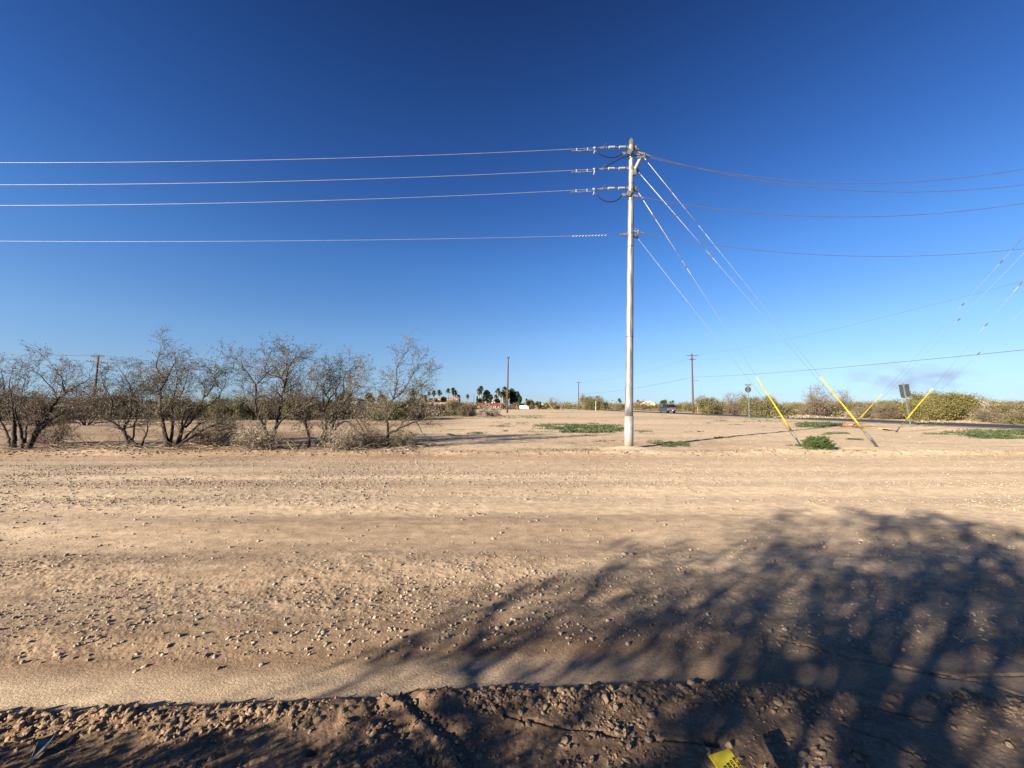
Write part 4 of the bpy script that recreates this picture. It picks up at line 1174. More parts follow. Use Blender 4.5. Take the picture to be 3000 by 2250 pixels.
PT += [(1395, 1515, 1220, 1227, 500, .16), (1510, 1595, 1218, 1227, 420, .18), (1510, 1550, 1239, 1245, 160, .09), (1520, 1630, 1262, 1268, 260, .07), (1500, 1735, 1308, 1325, 900, .045), (1700, 1760, 1314, 1322, 160, .045), (1615, 1690, 1300, 1304, 120, .05)]
weeds(PT, 'dry_tufts', 'thin lines of dry and greenish tufts across the bare lot', M['weed'], 79)
weeds([(1870, 1920, 1264, 1272, 260, .08), (1893, 1945, 1289, 1300, 200, .07), (1935, 2020, 1299, 1312, 520, .10), (1900, 2010, 1301, 1306, 80, .05), (2050, 2190, 1321, 1328, 190, .05),
       (1760, 1835, 1211, 1215, 90, .12), (1870, 1915, 1215, 1218, 60, .12), (1930, 2010, 1220, 1224, 70, .12)], 'weed_patch', 'small green tufts on the sand just right of the steel pole', M['weed'], 72)
weeds([(2330, 2480, 1240, 1253, 1900, .22), (2040, 2180, 1222, 1230, 260, .12), (2160, 2290, 1228, 1239, 420, .14), (2180, 2260, 1219, 1226, 260, .2), (2490, 2560, 1250, 1256, 160, .12)],
      'weed_patch', 'green weeds along the near edge of the paved road around the octagonal sign', M['weed'], 73)
weeds([(2300, 2420, 1308, 1324, 1100, .11), (2290, 2560, 1322, 1330, 420, .05), (2440, 2720, 1315, 1324, 300, .05)], 'weed_patch', 'green weeds around the round bush and the guy anchors', M['weed'], 74)
weeds([(2755, 3040, 1264, 1284, 1900, .20), (2700, 2800, 1270, 1276, 260, .08), (2700, 2770, 1246, 1250, 160, .12), (2840, 3030, 1284, 1290, 500, .12)], 'weed_patch', 'long bright green weed strip at the right edge', M['weed'], 75)
weeds([(2380, 2440, 1200, 1222, 300, .6), (2250, 2520, 1216, 1226, 900, .35), (2020, 2260, 1206, 1213, 260, .3), (2640, 3000, 1226, 1240, 800, .3)], 'dry_grass', 'dry straw grass along the far side of the paved road', M['weed_dry'], 76, .15)
weeds([(2790, 2880, 2020, 2045, 60, .02), (1100, 1260, 1306, 1322, 300, .05), (1240, 1420, 1312, 1322, 120, .04)], 'weed_patch', 'tiny green sprouts in the cracked soil and under the rightmost mesquite', M['weed'], 77)

# ================================================================ PALMS AND FAR TREES
def palm(h, seed, cr=2.0, skirt=True):
    r = random.Random(seed)
    root = empty('palm_tree', (0, 0, 0), 'x', 'palm tree', 'fan palms near the horizon')
    mb = MB(); mb.tube([(r.uniform(-.1, .1) * k, 0, h * k / 6) for k in range(7)], [.34 - .02 * k for k in range(7)], 8); mb.build('trunk', M['palm_trunk'], root, True)
    mb = MB()
    for k in range(70):
        a = r.uniform(0, 6.28); el = r.uniform(-.7, 1.35)
        d = Vector((math.cos(a) * math.cos(el), math.sin(a) * math.cos(el), math.sin(el))); L = cr * r.uniform(.75, 1.0)
        side = d.cross(Vector((0, 0, 1))); side = side.normalized() if side.length > .01 else Vector((1, 0, 0))
        o = Vector((0, 0, h)); tip = o + d * L + Vector((0, 0, -.25 * L)); mid = o + d * L * .55
        mb.add([o, mid + side * .38, tip + side * .22, tip + d * .25, tip - side * .22, mid - side * .38], [(0, 1, 5), (1, 2, 4, 5), (2, 3, 4)])
    mb.build('crown', M['palm'], root)
    if skirt:
        mb = MB(); 
        for k in range(26):
            a = r.uniform(0, 6.28); d = Vector((math.cos(a), math.sin(a), 0)); z = h - r.uniform(.2, 1.6)
            mb.add([Vector((0, 0, z + .5)), d * .75 + Vector((0, 0, z - .3)) + d.cross(Vector((0, 0, 1))) * .3, d * .5 + Vector((0, 0, z - 1.3)), d * .75 + Vector((0, 0, z - .3)) - d.cross(Vector((0, 0, 1))) * .3], [(0, 1, 2, 3)])
        mb.build('dead_frond_skirt', M['palm_skirt'], root)
    return root
pprot = [palm(10, 1), palm(10, 2, 2.3), palm(10, 3, 1.8, False)]
pused = set()
PALMS = [(1210, 1150, 225, 'left one of the two palms standing above the brown roofed house'), (1220, 1151, 230, 'right one of the two palms standing above the brown roofed house'),
    (1236, 1160, 215, 'short palm at the right end of the brown roof'), (1246, 1162, 215, 'low bushy palm between the brown roof and the red building'), (1257, 1153, 215, 'bushy palm before the left end of the red building'),
    (1271, 1150, 215, 'tall shaggy palm at the left end of the red building'), (1287, 1149, 235, 'lone palm over the left half of the red roof'), (1313, 1145, 225, 'palm with a long skirt over the middle of the red roof'),
    (1328, 1143, 225, 'taller of the twin palms over the right half of the red roof'), (1333, 1150, 225, 'lower of the twin palms over the right half of the red roof'), (1343, 1161, 215, 'short stout palm at the right end of the red building'),
    (1370, 1160, 240, 'small round headed palm beside the very thin pole'), (1404, 1145, 225, 'left, lower palm of the pair above the cypress'), (1409, 1138, 232, 'right, tallest palm of the pair above the cypress'),
    (1459, 1144, 225, 'tall palm left of the big dark tree'), (1468, 1154, 210, 'stout palm just left of the big dark tree, pale trunk'), (1474, 1153, 212, 'palm touching the left side of the big dark tree'),
    (1453, 1161, 215, 'low palm in front of the white gabled building'), (1479, 1141, 230, 'palm head showing over the big dark tree'), (1542, 1171, 260, 'tiny palm head beside the street lamp'),
    (1814, 1170, 300, 'leftmost of the tiny palms above the scrub near the steel pole'), (1817, 1175, 290, 'tiny palm leaning against the first one near the steel pole'), (1869, 1174, 280, 'small palm at the left end of the church roof'),
    (1964, 1178, 300, 'left one of the two tiny palms above the grey car'), (1971, 1176, 300, 'right one of the two tiny palms above the grey car')]
for i, (u, v, y, lab) in enumerate(PALMS):
    k = (i * 7 + 1) % 3
    o = pprot[k] if k not in pused else copy_tree(pprot[k]); pused.add(k)
    q = P(u, v, y); sc = q.z / 10.0
    f = 1.0 if sc > .75 else 1.15
    s2 = max(sc, .62)
    o.location = (q.x, y, 0); o.scale = (s2 * f, s2 * f, sc); o.rotation_euler = (0, 0, i * 1.3); o['label'] = lab
    if u == 1343: o.scale = (1.0, 1.0, sc)
def leafy_tree(name, label, u, y, lobes, m, seed, n=900, ls=.45, trunk=True, cat='tree'):
    """lobes: (u, v, radius_u_px, radius_v_px) traced widths; each lobe is a ball of leaf clumps with real depth"""
    rg = np.random.default_rng(seed); s = y / F
    b = P(u, 1197, y); b.z = 0
    root = empty(name, b, label, cat)
    lv = []
    for (lu, lv_, ru, rv_) in lobes:
        c = P(lu, lv_, y)
        k = int(n * (ru * rv_) / 100) + 60
        d = rg.standard_normal((k, 3)); d /= np.linalg.norm(d, axis=1)[:, None]
        q = rg.random(k) ** .4 * (.82 + .25 * rg.random(k))
        dep = rg.normal(0, .3)
        for a, qq in zip(d, q):
            lv.append((Vector((c.x + a[0] * qq * ru * s, y + dep + a[1] * qq * ru * s, max(.1, c.z + a[2] * qq * rv_ * s))), ls * rg.uniform(.6, 1.2)))
        if trunk:
            pass
    leaf_obj('crown', lv, m, root, seed, .7, origin=b)
    if trunk:
        mb = MB(); top = max(l[0].z for l in lv) * .8
        mb.tube([(0, 0, 0), (.2, 0, top * .3), (-.1, 0, top)], [.45, .35, .12], 8)
        for (lu, lv_, ru, rv_) in lobes[1:]:
            c = P(lu, lv_, y) - b; mb.tube([(0, 0, top * .25), (c.x * .5, c.y, (c.z + top * .3) * .5), c], [.25, .18, .06], 6)
        mb.build('trunk', M['bark'], root, True)
    return root
leafy_tree('dark_pine', 'dark rounded pine between the palm pair and the white gabled building', 1426, 225, [(1426, 1154, 10, 11), (1437, 1164, 7, 9), (1421, 1166, 8, 9), (1434, 1175, 6, 5)], M['leaf_dark'], 81, 1500)
leafy_tree('broad_tree', 'biggest dark green tree on the horizon, just right of the wooden pole', 1501, 222, [(1500, 1155, 10, 17), (1514, 1160, 10, 14), (1521, 1170, 8, 12), (1503, 1176, 12, 11), (1516, 1180, 8, 8), (1497, 1145, 5, 6)], M['leaf_mid'], 82, 1300)
leafy_tree('broad_tree', 'olive green feathery tree just left of the wooden pole in the lot', 1482, 218, [(1481, 1160, 7, 16), (1487, 1156, 7, 15), (1480, 1176, 5, 12)], M['leaf_scrub'], 83, 1300)
leafy_tree('cypress', 'narrow dark cypress left of the palm pair', 1398, 225, [(1398, 1180, 2.3, 9), (1398, 1172, 2.2, 9), (1398, 1166, 1.6, 7)], M['leaf_dark'], 84, 2500, .3)
leafy_tree('round_tree', 'round black green tree in front of the red building', 1300, 205, [(1300, 1171, 8, 8), (1304, 1175, 5, 6), (1295, 1174, 4, 6)], M['leaf_dark'], 85, 1800)
leafy_tree('round_tree', 'low bushy green tree under the palm pair', 1408, 215, [(1406, 1175, 7, 8), (1414, 1178, 6, 6)], M['leaf_mid'], 86, 1500)
leafy_tree('round_tree', 'dark tree rising behind the leftmost white house', 1012, 190, [(1007, 1162, 12, 10), (1018, 1159, 9, 9), (995, 1166, 7, 7)], M['leaf_dark'], 87, 1000)
leafy_tree('round_tree', 'yellow green round tree right of the leftmost white house', 1119, 185, [(1118, 1166, 10, 10), (1126, 1168, 7, 8), (1112, 1170, 6, 8)], M['leaf_mid'], 88, 1200)
leafy_tree('round_tree', 'dusty tree between the leftmost house and the yellow green round tree', 1082, 170, [(1080, 1163, 9, 13), (1090, 1172, 8, 9)], M['leaf_scrub'], 89, 900)
leafy_tree('round_tree', 'dusty olive tree right of the street lamp', 1550, 200, [(1552, 1181, 12, 10), (1560, 1186, 8, 8)], M['leaf_scrub'], 90, 900)
leafy_tree('round_tree', 'loose olive tree behind the small yellow guy, right of the street lamp tree', 1578, 190, [(1577, 1184, 10, 8), (1590, 1188, 9, 8), (1602, 1187, 8, 8)], M['leaf_scrub'], 91, 900)
leafy_tree('dark_shrub_tree', 'dark bush below the white gabled building', 1456, 212, [(1456, 1174, 7, 6), (1462, 1178, 5, 6)], M['leaf_dark'], 92, 1300)
leafy_tree('round_tree', 'dark tree rising directly behind the grey car', 1943, 170, [(1944, 1180, 8, 7), (1949, 1176, 4, 5)], M['leaf_mid'], 93, 900)
leafy_tree('round_tree', 'low dark tree right of the big dark tree, behind the white wall', 1528, 240, [(1528, 1187, 8, 5)], M['leaf_dark'], 94, 900, trunk=False)
leafy_tree('round_tree', 'brown roof-high dusty tree in front of the brown roofed house', 1215, 150, [(1213, 1176, 14, 8), (1226, 1180, 9, 7)], M['leaf_scrub'], 95, 700)

# ================================================================ BUILDINGS
def house(name, label, u0, u1, vb, ve, vr, y, depth, wall, roof, wins=(), hip=False, cat='house', rz=0, gable_front=False, eave=.4):
    a, b = P(u0, vb, y), P(u1, vb, y)
    W = b.x - a.x; ze = P(u0, ve, y).z; zr = P(u0, vr, y).z
    root = empty(name, ((a.x + b.x) / 2, y, 0), label, cat, rz=rz)
    D = depth
    mb = MB(); mb.box((0, D / 2, ze / 2), (W, D, ze)); 
    if gable_front: mb.prism([(-W / 2, ze), (W / 2, ze), (0, zr)], 0.0, .25)
    mb.build('wall', M[wall], root)
    mb = MB(); e = eave
    if zr > ze + .15:
        if gable_front:
            for q in (-1, 1):
                mb.add([(q * (W / 2 + e), -e, ze - .1), (q * (W / 2 + e), D + e, ze - .1), (0, D + e, zr + .1), (0, -e, zr + .1),
                        (q * (W / 2 + e), -e, ze + .1), (q * (W / 2 + e), D + e, ze + .1), (0, D + e, zr + .3), (0, -e, zr + .3)],
                       [(0, 1, 2, 3), (7, 6, 5, 4), (0, 3, 7, 4), (1, 5, 6, 2), (0, 4, 5, 1)])
        else:
            k = W * .5 - D * .5 if hip and W > D else (W * .2 if hip else W / 2 + e)
            mb.add([(-W / 2 - e, -e, ze), (W / 2 + e, -e, ze), (W / 2 + e, D + e, ze), (-W / 2 - e, D + e, ze), (-k, D / 2, zr), (k, D / 2, zr),
                    (-W / 2 - e, -e, ze - .25), (W / 2 + e, -e, ze - .25), (W / 2 + e, D + e, ze - .25), (-W / 2 - e, D + e, ze - .25)],
                   [(0, 1, 5, 4), (1, 2, 5), (2, 3, 4, 5), (3, 0, 4), (6, 7, 1, 0), (7, 8, 2, 1), (8, 9, 3, 2), (9, 6, 0, 3)])
    else:
        mb.box((0, D / 2, ze + .12), (W + .3, D + .3, .24))
    mb.build('roof', M[roof], root)
    for (wu, wv, ww, wh, arch) in wins:
        c = P(wu, wv, y); cx = c.x - (a.x + b.x) / 2
        mb = MB()
        w_, h_ = ww * y / F, wh * y / F
        z0 = max(c.z - h_ / 2, .05)
        poly = [(cx - w_ / 2, z0), (cx + w_ / 2, z0), (cx + w_ / 2, z0 + h_ * .75)] + ([(cx + w_ / 2 * math.cos(t), z0 + h_ * .75 + h_ * .25 * math.sin(t)) for t in (R(30), R(60), R(90), R(120), R(150))] if arch else [(cx + w_ / 2, z0 + h_), (cx - w_ / 2, z0 + h_)]) + [(cx - w_ / 2, z0 + h_ * .75)]
        mb.prism(poly, -.03, .02); f = mb.build('window', M['window'], root)
    return root
house('red_brick_building', 'long red brick building with a pale red roof behind palms', 1275, 1338, 1196, 1171, 1165, 232, 16, 'red_wall', 'roof_pale', [(1283, 1176, 8, 3, 0), (1330, 1177, 4, 3, 0)], cat='building')
house('brick_annex', 'low brown brick wing at the left end of the red building', 1253, 1274, 1196, 1171, 1166, 230, 10, 'roof_brown', 'roof_brown', [(1262, 1177, 3, 3, 0)], cat='building')
house('brown_roof_house', 'house with a broad brown hipped roof left of the red building', 1206, 1243, 1196, 1175, 1165, 210, 14, 'cream_wall', 'roof_brown', [(1236, 1178, 4, 3, 0), (1218, 1179, 4, 3, 0)], hip=True)
house('white_house', 'leftmost white house with a brown roof, seen through the mesquites', 997, 1046, 1196, 1173, 1165, 185, 12, 'white_wall', 'roof_brown', [(1015, 1177, 4, 3, 0), (1030, 1177, 4, 3, 0)], hip=True)
house('tile_roof_house', 'long low cream house with a dark red tile roof left of the wooden pole', 1398, 1468, 1198, 1187, 1180, 205, 12, 'cream_wall', 'roof_red', [(1410, 1192, 4, 6, 1), (1421, 1192, 5, 6, 1), (1434, 1192, 4, 7, 1), (1443, 1192, 3, 6, 1), (1456, 1192, 4, 7, 0), (1463, 1192, 3, 6, 0)])
house('white_gable_house', 'white building with a steep curved gable behind the tile roofed house', 1437, 1462, 1196, 1179, 1170, 235, 10, 'white_wall', 'white_wall', [(1446, 1178, 3, 4, 0)], gable_front=True)
house('rooftop_shed', 'small white box building showing over the tile roof', 1421, 1429, 1196, 1177, 1176, 226, 4, 'white_wall', 'white_wall', [(1425, 1179, 2, 2, 0)], cat='building')
house('church', 'far church-like building with red gables above the scrub right of the steel pole', 1872, 1900, 1196, 1184, 1176, 270, 12, 'cream_wall', 'roof_red', [(1879, 1186, 2, 4, 1), (1893, 1187, 2, 3, 1)], cat='church', gable_front=True)
house('church_hall', 'pale cream hall with a curved gable at the right end of the far church', 1899, 1920, 1196, 1183, 1176, 268, 12, 'cream_wall', 'cream_wall', [(1909, 1183, 2, 3, 1)], cat='church', gable_front=True)
mb = MB(); cpt = P(1879, 1176, 271); mb.box((0, 0, .8), (.12, .12, 1.6)); mb.box((0, 0, 1.1), (.8, .12, .12)); o = mb.build('gable_cross', M['hard_dark'], None, False, (0, .1, cpt.z + .2)); o.parent = [q for q in bpy.data.objects if q.name == 'church'][0]
def wall(label, u0, u1, vt, y, m, h=None):
    a, b = P(u0, 1197, y), P(u1, 1197, y); z = P(u0, vt, y).z
    root = empty('boundary_wall', ((a.x + b.x) / 2, y, 0), label, 'wall')
    mb = MB(); W = b.x - a.x; mb.box((0, 0, z / 2), (W, .25, z)); mb.build('panel', M[m], root)
    n = max(2, int(W / 6))
    mb = MB(); mb.box((0, 0, z + .05), (W + .1, .34, .10)); mb.build('coping', M[m], root)
    return root
wall('long cream boundary wall below the red brick building', 1240, 1336, 1180, 160, 'cream_wall')
wall('low white boundary wall right of the big dark tree', 1522, 1568, 1188, 200, 'white_wall')
wall('pale wall section behind the palm trunks under the big dark tree', 1488, 1518, 1190, 214, 'cream_wall')
# street lamp
b = P(1539, 1197, 190); b.z = 0; zt = P(1539, 1160, 190).z
root = empty('street_lamp', b, 'slim street lamp with a single arm right of the big dark tree', 'street lamp')
mb = MB(); mb.tube([(0, 0, 0), (0, 0, zt)], [.12, .08], 8); mb.build('lamp_post', M['hardware'], root)
mb = MB(); mb.tube([(0, 0, zt - .2), (.5, 0, zt + .05), (1.1, 0, zt + .15)], .05, 6); mb.build('arm', M['hardware'], root)
mb = MB(); mb.box((1.25, 0, zt + .14), (.6, .25, .12)); mb.build('lamp_head', M['hardware'], root)
# small billboard sign
b = P(1589, 1196, 180); b.z = 0; zt = P(1589, 1184, 180).z
root = empty('roadside_board', b, 'tiny white board on posts among the olive trees at the middle of the horizon', 'sign')
mb = MB(); mb.tube([(-.3, 0, 0), (-.3, 0, zt)], .05, 6); mb.tube([(.3, 0, 0), (.3, 0, zt)], .05, 6); mb.build('post', M['wood'], root); mb = MB(); mb.box((0, -.08, zt), (1.0, .04, .7)); mb.build('board', M['white_tape'], root)
b = P(1532, 1199, 150); b.z = 0
root = empty('bench', b, 'dark low bench before the white wall near the street lamp', 'bench')
mb = MB(); mb.box((0, 0, .5), (3.0, .5, .12)); mb.build('seat', M['wood'], root); mb = MB(); mb.box((-1.2, 0, .22), (.2, .4, .44)); mb.build('leg', M['wood'], root); mb = MB(); mb.box((1.2, 0, .22), (.2, .4, .44)); mb.build('leg', M['wood'], root)

# ================================================================ CAR
def car(loc, rz, label):
    root = empty('parked_suv', loc, label, 'car', rz=rz)
    def loft(sections, closed=True):
        mb = MB(); n = len(sections[0]); vs = [p for s in sections for p in s]; fs = []
        for i in range(len(sections) - 1):
            for k in range(n):
                k2 = (k + 1) % n; fs.append((i * n + k, i * n + k2, (i + 1) * n + k2, (i + 1) * n + k))
        fs.append(tuple(range(n - 1, -1, -1))); fs.append(tuple((len(sections) - 1) * n + k for k in range(n)))
        mb.add(vs, fs); return mb
    def ring(y, w, z0, z1, tum=.04, r=.1):
        return [(-w + r, y, z0), (w - r, y, z0), (w - .02, y, z0 + r), (w, y, (z0 + z1) / 2), (w - tum, y, z1 - r), (w - tum - r, y, z1), (-w + tum + r, y, z1), (-w + tum, y, z1 - r), (-w, y, (z0 + z1) / 2), (-w + .02, y, z0 + r)]
    # y: +front, -rear
    body = loft([ring(-2.44, .86, .55, 1.02, .05), ring(-2.34, .95, .40, 1.12), ring(-1.6, .98, .34, 1.14), ring(0, .99, .32, 1.13), ring(1.2, .98, .34, 1.10), ring(1.9, .96, .38, 1.06), ring(2.3, .90, .42, .98), ring(2.42, .80, .5, .88)])
    o = body.build('body', M['car'], root, True)
    for p in o.data.polygons: p.use_smooth = False
    cab = loft([ring(-2.36, .84, 1.10, 1.20, .05, .03), ring(-2.18, .84, 1.10, 1.62, .12), ring(-2.0, .85, 1.10, 1.74, .15), ring(-.6, .86, 1.10, 1.77, .15), ring(.4, .86, 1.10, 1.74, .15), ring(1.25, .85, 1.09, 1.16, .05, .03)])
    cab.build('glasshouse', M['glass'], root)
    roof = loft([ring(-2.24, .70, 1.60, 1.66, .03, .02), ring(-2.02, .70, 1.72, 1.79, .03, .02), ring(-.6, .71, 1.75, 1.82, .03, .02), ring(.42, .69, 1.72, 1.785, .03, .02)])
    roof.build('roof', M['car'], root)
    for q in (-1, 1):
        mb = MB(); mb.tube([(q * .66, -1.9, 1.84), (q * .66, .2, 1.83)], .022, 6); mb.build('roof_rail', M['black'], root)
        mb = MB(); mb.add([(q * .87, -1.15, 1.12), (q * .87, -1.0, 1.12), (q * .73, -1.02, 1.75), (q * .73, -1.15, 1.75)], [(0, 1, 2, 3)]); mb.build('door_pillar', M['car'], root)
        mb = MB(); mb.box((q * 1.06, .75, 1.18), (.18, .1, .14)); mb.build('mirror', M['car'], root)
        mb = MB(); mb.box((q * .80, -2.41, .96), (.24, .10, .16)); mb.build('tail_light', M['lamp_red'], root)
        for yy in (-1.48, 1.48):
            mb = MB(); mb.disc((q * .87, yy, .38), (1, 0, 0), .38, .24, 24); wh = mb.build('wheel', M['tyre'], root, False)
            mb = MB(); mb.disc((q * .985, yy, .38), (1, 0, 0), .25, .03, 20); mb.build('rim', M['rim'], wh)
            mb = MB(); mb.tube([(q * .985, yy + .46 * math.cos(t), .38 + .46 * math.sin(t)) for t in [R(a) for a in range(0, 181, 20)]], .04, 5); mb.build('wheel_arch', M['black'], root)
        mb = MB(); mb.box((q * .985, 0, .40), (.03, 2.1, .16)); mb.build('sill', M['black'], root)
    mb = MB(); mb.box((0, -2.42, .98), (1.30, .05, .05)); mb.build('rear_light_bar', M['lamp_red'], root)
    mb = MB(); mb.box((0, -2.415, 1.075), (1.62, .07, .16)); mb.build('tailgate_panel', M['silver'], root)
    mb = MB(); mb.box((0, -2.44, .76), (1.70, .10, .16)); mb.build('bumper_trim', M['silver'], root)
    mb = MB(); mb.box((0, -2.43, .50), (1.66, .12, .26)); mb.build('rear_bumper', M['black'], root)
    mb = MB(); mb.box((.1, -2.50, .58), (.32, .015, .16)); mb.build('number_plate', M['plate'], root)
    mb = MB(); mb.box((0, -2.2, 1.76), (1.3, .26, .04)); mb.build('rear_spoiler', M['black'], root)
    root.scale = (1.03, 1.03, 1.07)
    return root
cy_ = 88.0
car((road_edge(cy_) + 1.75, cy_, .03), R(2.5), 'grey sport utility vehicle driving away along the paved road')

# ================================================================ FOREGROUND SCRAPS
p = G(2105, 2235, .03)
root = empty('gas_line_marker', (p.x, p.y, ghs(p.x, p.y)), 'small yellow warning plate with black lettering leaning at the bottom edge', 'marker sign')
# plate corners traced: top edge 2077..2134 @ v~2200, height continues below the frame
zt = .19
tl = P(2076, 2213, 1.63); tr = P(2135, 2193, 1.66)
ex = (tr - tl); Wp = ex.length; ex = ex.normalized()
dn = P(2097, 2275, 1.56) - tl; ey = (dn - ex * dn.dot(ex)).normalized(); nrm = ex.cross(ey).normalized()
if nrm.y > 0: nrm = -nrm
Hp = .19; c0 = Vector(root.location)
cr = [tl, tr, tr + ey * Hp, tl + ey * Hp]
mb = MB(); mb.add([q - c0 for q in cr] + [q - c0 - nrm * .003 for q in cr], [(0, 1, 2, 3), (7, 6, 5, 4), (0, 4, 5, 1), (1, 5, 6, 2), (2, 6, 7, 3), (3, 7, 4, 0)]); mb.build('plate', M['tag_yellow'], root)
low = (cr[2] + cr[3]) / 2 - nrm * .01; topm = (cr[0] + cr[1]) / 2 - nrm * .01
mb = MB(); mb.tube([topm.lerp(low, .3) - c0, low - c0, low - c0 + Vector((0, .01, -.25))], .008, 6); mb.build('stake', M['hardware'], root)
# lettering runs along ey, lines stacked from right to left
LV, LF = [], []
for i, txt in enumerate(('BURIED', 'GAS LINE', 'BELOW', 'SW')):
    cu = bpy.data.curves.new('lettering', 'FONT'); cu.body = txt; cu.size = .0175; cu.extrude = .0004; cu.align_x = 'LEFT'; cu.offset = .0004
    t = bpy.data.objects.new('lettering', cu)
    col.objects.link(t)
    dg = bpy.context.evaluated_depsgraph_get(); me = bpy.data.meshes.new_from_object(t.evaluated_get(dg))
    pos = cr[1] - ex * (.016 + .0195 * i) + ey * (.030 + .005 * i) + nrm * .0008 - c0
    up, rt = ex, ey
    n_ = rt.cross(up)
    mtx = Matrix(((rt.x, up.x, n_.x), (rt.y, up.y, n_.y), (rt.z, up.z, n_.z))).to_4x4(); mtx.translation = pos
    o0 = len(LV); LV += [tuple(mtx @ v.co) for v in me.vertices]; LF += [tuple(k + o0 for k in p.vertices) for p in me.polygons]
    bpy.data.objects.remove(t)
mb = MB(); mb.v, mb.f = LV, LF; mb.build('lettering', M['ink'], root)
# thin wire lying on the soil left of the plate
a = G(1970, 2252, .03); b = G(2074, 2212, .03)
mb = MB(); pts = [a.lerp(b, k / 6) + Vector((0, 0, .02 + .012 * math.sin(k))) for k in range(7)]
mb.tube([q - a for q in pts], .0022, 5); o = mb.build('loose_wire', M['hard_dark'], None, True, a); tag(o, 'thin dark wire lying on the soil left of the yellow plate', 'wire')
# scrap shard bottom left
a = G(88, 2215, .05); b = G(165, 2146, .05); c_ = G(128, 2190, .05)
root = empty('metal_scrap', G(110, 2190, .03), 'bent pointed grey scrap of metal on the soil in the lower left corner', 'scrap')
c0 = Vector(root.location)
A_, B_ = a, b
s1, s2_ = G(112, 2174, .05), G(132, 2194, .05)
mid = (a + b) / 2 + Vector((0, 0, -.03))
z_ = lambda q, h: Vector((q.x, q.y, ghs(q.x, q.y) + h)) - c0
mb = MB()
pa_, pb_, pl_, pr_, pm_ = z_(a, .012), z_(b, .03), z_(s1, .045), z_(s2_, .030), z_(mid, .002)
mb.add([pa_, pl_, pb_, pm_], [(0, 1, 2, 3)]); mb.add([pa_, pm_, pb_, pr_], [(0, 1, 2, 3)])
o = mb.build('bent_sheet', M['scrap'], root); sm = o.modifiers.new('thick', 'SOLIDIFY'); sm.thickness = .002
mb = MB(); mb.tube([pa_, pr_, pb_], .0028, 5); mb.build('rolled_edge', M['scrap'], root)

# ================================================================ SMOKE
q = P(2670, 1108, 900)
mb = MB(); bv, bf = ico(3)
mb.add([Vector(v) for v in bv], [tuple(int(i) for i in f) for f in bf])
o = mb.build('smoke_plume', [], None, True, q) if False else None
me = mb.mesh('smoke_plume'); o = bpy.data.objects.new('smoke_plume', me); col.objects.link(o)
o.location = q; o.scale = (195, 40, 50)
tag(o, 'faint dark smoke drifting over the scrub at the right', 'smoke', kind='stuff')
m = bpy.data.materials.new('smoke'); m.use_nodes = True; n = m.node_tree.nodes; l = m.node_tree.links
n.remove(n["Principled BSDF"]); pv = n.new('ShaderNodeVolumePrincipled'); pv.inputs['Color'].default_value = (.30, .27, .30, 1)
tc = n.new('ShaderNodeTexCoord'); nz = n.new('ShaderNodeTexNoise'); nz.inputs['Scale'].default_value = 2.2; nz.inputs['Detail'].default_value = 3
mpn = n.new('ShaderNodeMapping'); mpn.inputs['Scale'].default_value = (1.6, .5, .9); l.new(tc.outputs['Object'], mpn.inputs[0]); l.new(mpn.outputs[0], nz.inputs['Vector'])
mr1 = n.new('ShaderNodeMapRange'); mr1.inputs[1].default_value = .42; mr1.inputs[2].default_value = .75; l.new(nz.outputs[0], mr1.inputs[0])
ln = n.new('ShaderNodeVectorMath'); ln.operation = 'LENGTH'; l.new(tc.outputs['Object'], ln.inputs[0])
mr2 = n.new('ShaderNodeMapRange'); mr2.inputs[1].default_value = .95; mr2.inputs[2].default_value = .1; l.new(ln.outputs['Value'], mr2.inputs[0])
mu = n.new('ShaderNodeMath'); mu.operation = 'MULTIPLY'; l.new(mr1.outputs[0], mu.inputs[0]); l.new(mr2.outputs[0], mu.inputs[1])
mu2 = n.new('ShaderNodeMath'); mu2.operation = 'MULTIPLY'; mu2.inputs[1].default_value = .027; l.new(mu.outputs[0], mu2.inputs[0])
l.new(mu2.outputs[0], pv.inputs['Density']); l.new(pv.outputs[0], n['Material Output'].inputs['Volume'])
me.materials.append(m)

# ================================================================ TREE BEHIND THE CAMERA (casts the big shadow)
def in_view(p, pad=.12):
    return p.y > .15 and abs(p.x) < 1.36 * p.y + pad
V = Veg(101); r = V.r
SH = Vector((-1.6, -1.23, .69))           # stands farther up-sun, so its shadow is soft
tb = Vector((-2.3, -1.9, 0)) + Vector((SH.x, SH.y, 0))
prm = dict(PRM, step=.2, levels=3, n=[4, 4, 4], Lref=[1.8, 1.0, .5], leaf=.30, nl=2, lsize=.042, ls=.06, up=[.03, .03, .02, .0], t0=.3, rmin=.006)
for (tx, ty, tz, rad) in ((-1.0, -1.5, 3.2, .09), (-2.3, -1.2, 3.6, .09), (-3.5, -.6, 3.3, .08), (-4.2, -.2, 2.9, .08), (-1.5, -2.3, 2.4, .07), (-2.8, -.1, 2.7, .07), (-3.2, -1.5, 2.4, .07),
                          (-4.7, -.9, 2.0, .06), (-2.2, -.6, 2.1, .06), (-1.2, -.8, 2.3, .06), (-3.9, -1.4, 1.9, .06), (-4.0, -.1, 3.6, .06), (-3.0, -.9, 3.6, .06), (-3.4, -1.0, 1.5, .06), (-2.6, -1.4, 1.4, .05)):
    tgt = Vector((tx, ty, tz)) + SH; dd = tgt - tb
    branch(V, tb + Vector((0, 0, .9)) + rv(r, .06), Vector((dd.x * .8, dd.y * .8, dd.z - .9)).normalized(), (dd - Vector((0, 0, .9))).length, rad, 0, prm)
V.thick.tube([tb + Vector((0, 0, -.1)), tb + Vector((.06, 0, .5)), tb + Vector((0, 0, 1.05))], [.16, .14, .10], 9)
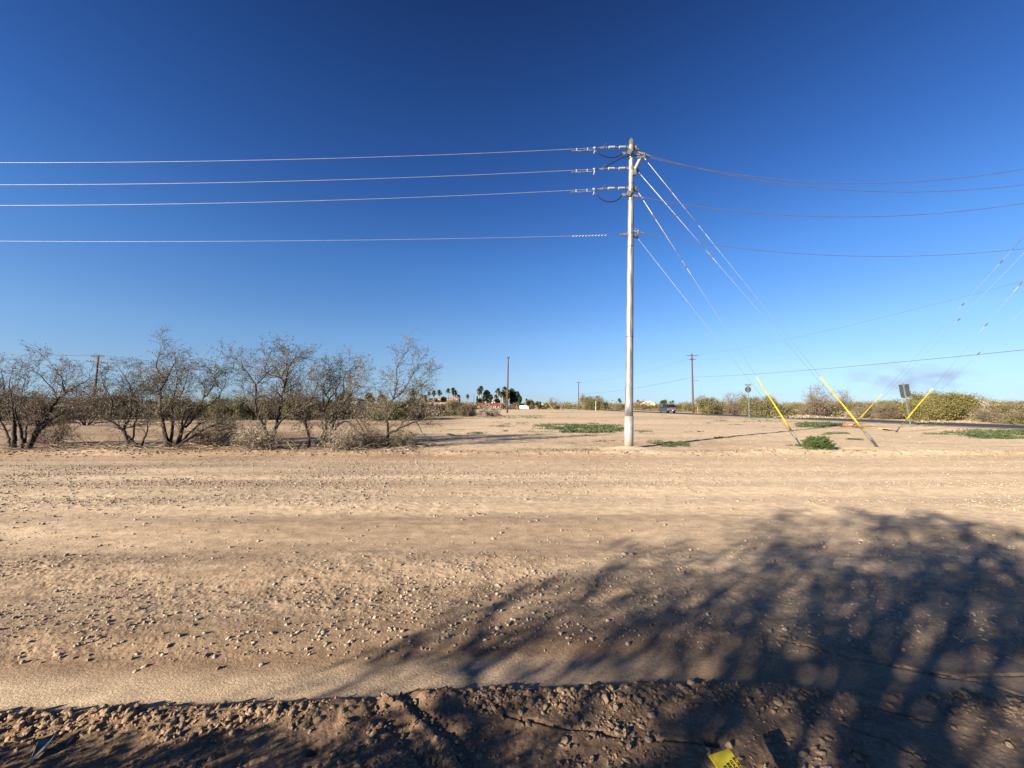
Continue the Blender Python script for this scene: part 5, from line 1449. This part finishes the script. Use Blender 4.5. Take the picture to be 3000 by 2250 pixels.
def off_edge(p):            # keeps the crown's left flank cut back to where its shadow ends
    k = p[2] / math.tan(SUN_EL); X_, Y_ = p[0] + sdx * k, p[1] + sdy * k
    lim = np.interp(Y_, [0, 1.7, 2.7, 4.4, 6.0, 7.0], [-1.9, -1.5, -1.1, 1.0, 3.2, 9.0]) + .35 * math.sin(Y_ * 5)
    top = np.interp(X_, [0, 1.3, 3.0, 4.3, 6.2, 7.5], [3.8, 4.6, 5.7, 6.3, 5.9, 4.6]) + .35 * math.sin(X_ * 6.3)
    return in_view(Vector(p)) or X_ < lim or Y_ > top
V.leaf = [q for q in V.leaf if not off_edge(q[0])]
root = empty('mesquite', tb, 'leafy mesquite behind the camera, known from its shadow over the lower right', 'mesquite')
for mb, nm, m_ in ((V.thick, 'trunk', M['bark']), (V.twig, 'twigs', M['twig'])):
    bad = set(i for i, v in enumerate(mb.v) if off_edge(v))
    mb.f = [f for f in mb.f if not any(i in bad for i in f)]
    mb.v = [(a, b, max(c, 0)) for a, b, c in mb.v]
    o = mb.build(nm, m_, root, True); o.data.transform(Matrix.Translation(-tb))
leaf_obj('crown', V.leaf, M['leaf_mesq'], root, 102, .5, origin=tb)
# unseen low brush added left of the camera to shade the lower left soil
V = Veg(131); r = V.r; tb = Vector((-3.1, .35, 0))
for k in range(85):
    p0 = tb + Vector((r.gauss(.1, .85), r.gauss(0, .35), 0)); a = r.uniform(0, 6.28)
    branch(V, p0, Vector((math.cos(a) * .5, math.sin(a) * .5, 1)), r.uniform(.4, .95), .010, 0, dict(PRM, step=.1, levels=2, n=[7, 5], Lref=[.7, .35], leaf=.5, nl=2, lsize=.022, ls=.03, rmin=.003))
def off_low(p):
    k = p[2] / math.tan(SUN_EL); X_, Y_ = p[0] + sdx * k, p[1] + sdy * k
    return in_view(Vector(p)) or (Y_ > 2.0 + .05 * math.sin(X_ * 9) and X_ > -3.2)
V.leaf = [q for q in V.leaf if not off_low(q[0])]
root = empty('dry_shrub', tb, 'low dry brush added out of view left of the camera to shade the lower left', 'shrub')
for mb, nm, m_ in ((V.thick, 'trunk', M['bark']), (V.twig, 'twigs', M['twig'])):
    bad = set(i for i, v in enumerate(mb.v) if off_low(v))
    mb.f = [f for f in mb.f if not any(i in bad for i in f)]
    o = mb.build(nm, m_, root, True); o.data.transform(Matrix.Translation(-tb))
leaf_obj('crown', V.leaf, M['leaf_dry'], root, 132, .5, origin=tb)
print('leaves', len(V.leaf), 'total polys', sum(len(o.data.polygons) for o in bpy.data.objects if o.type == 'MESH'))
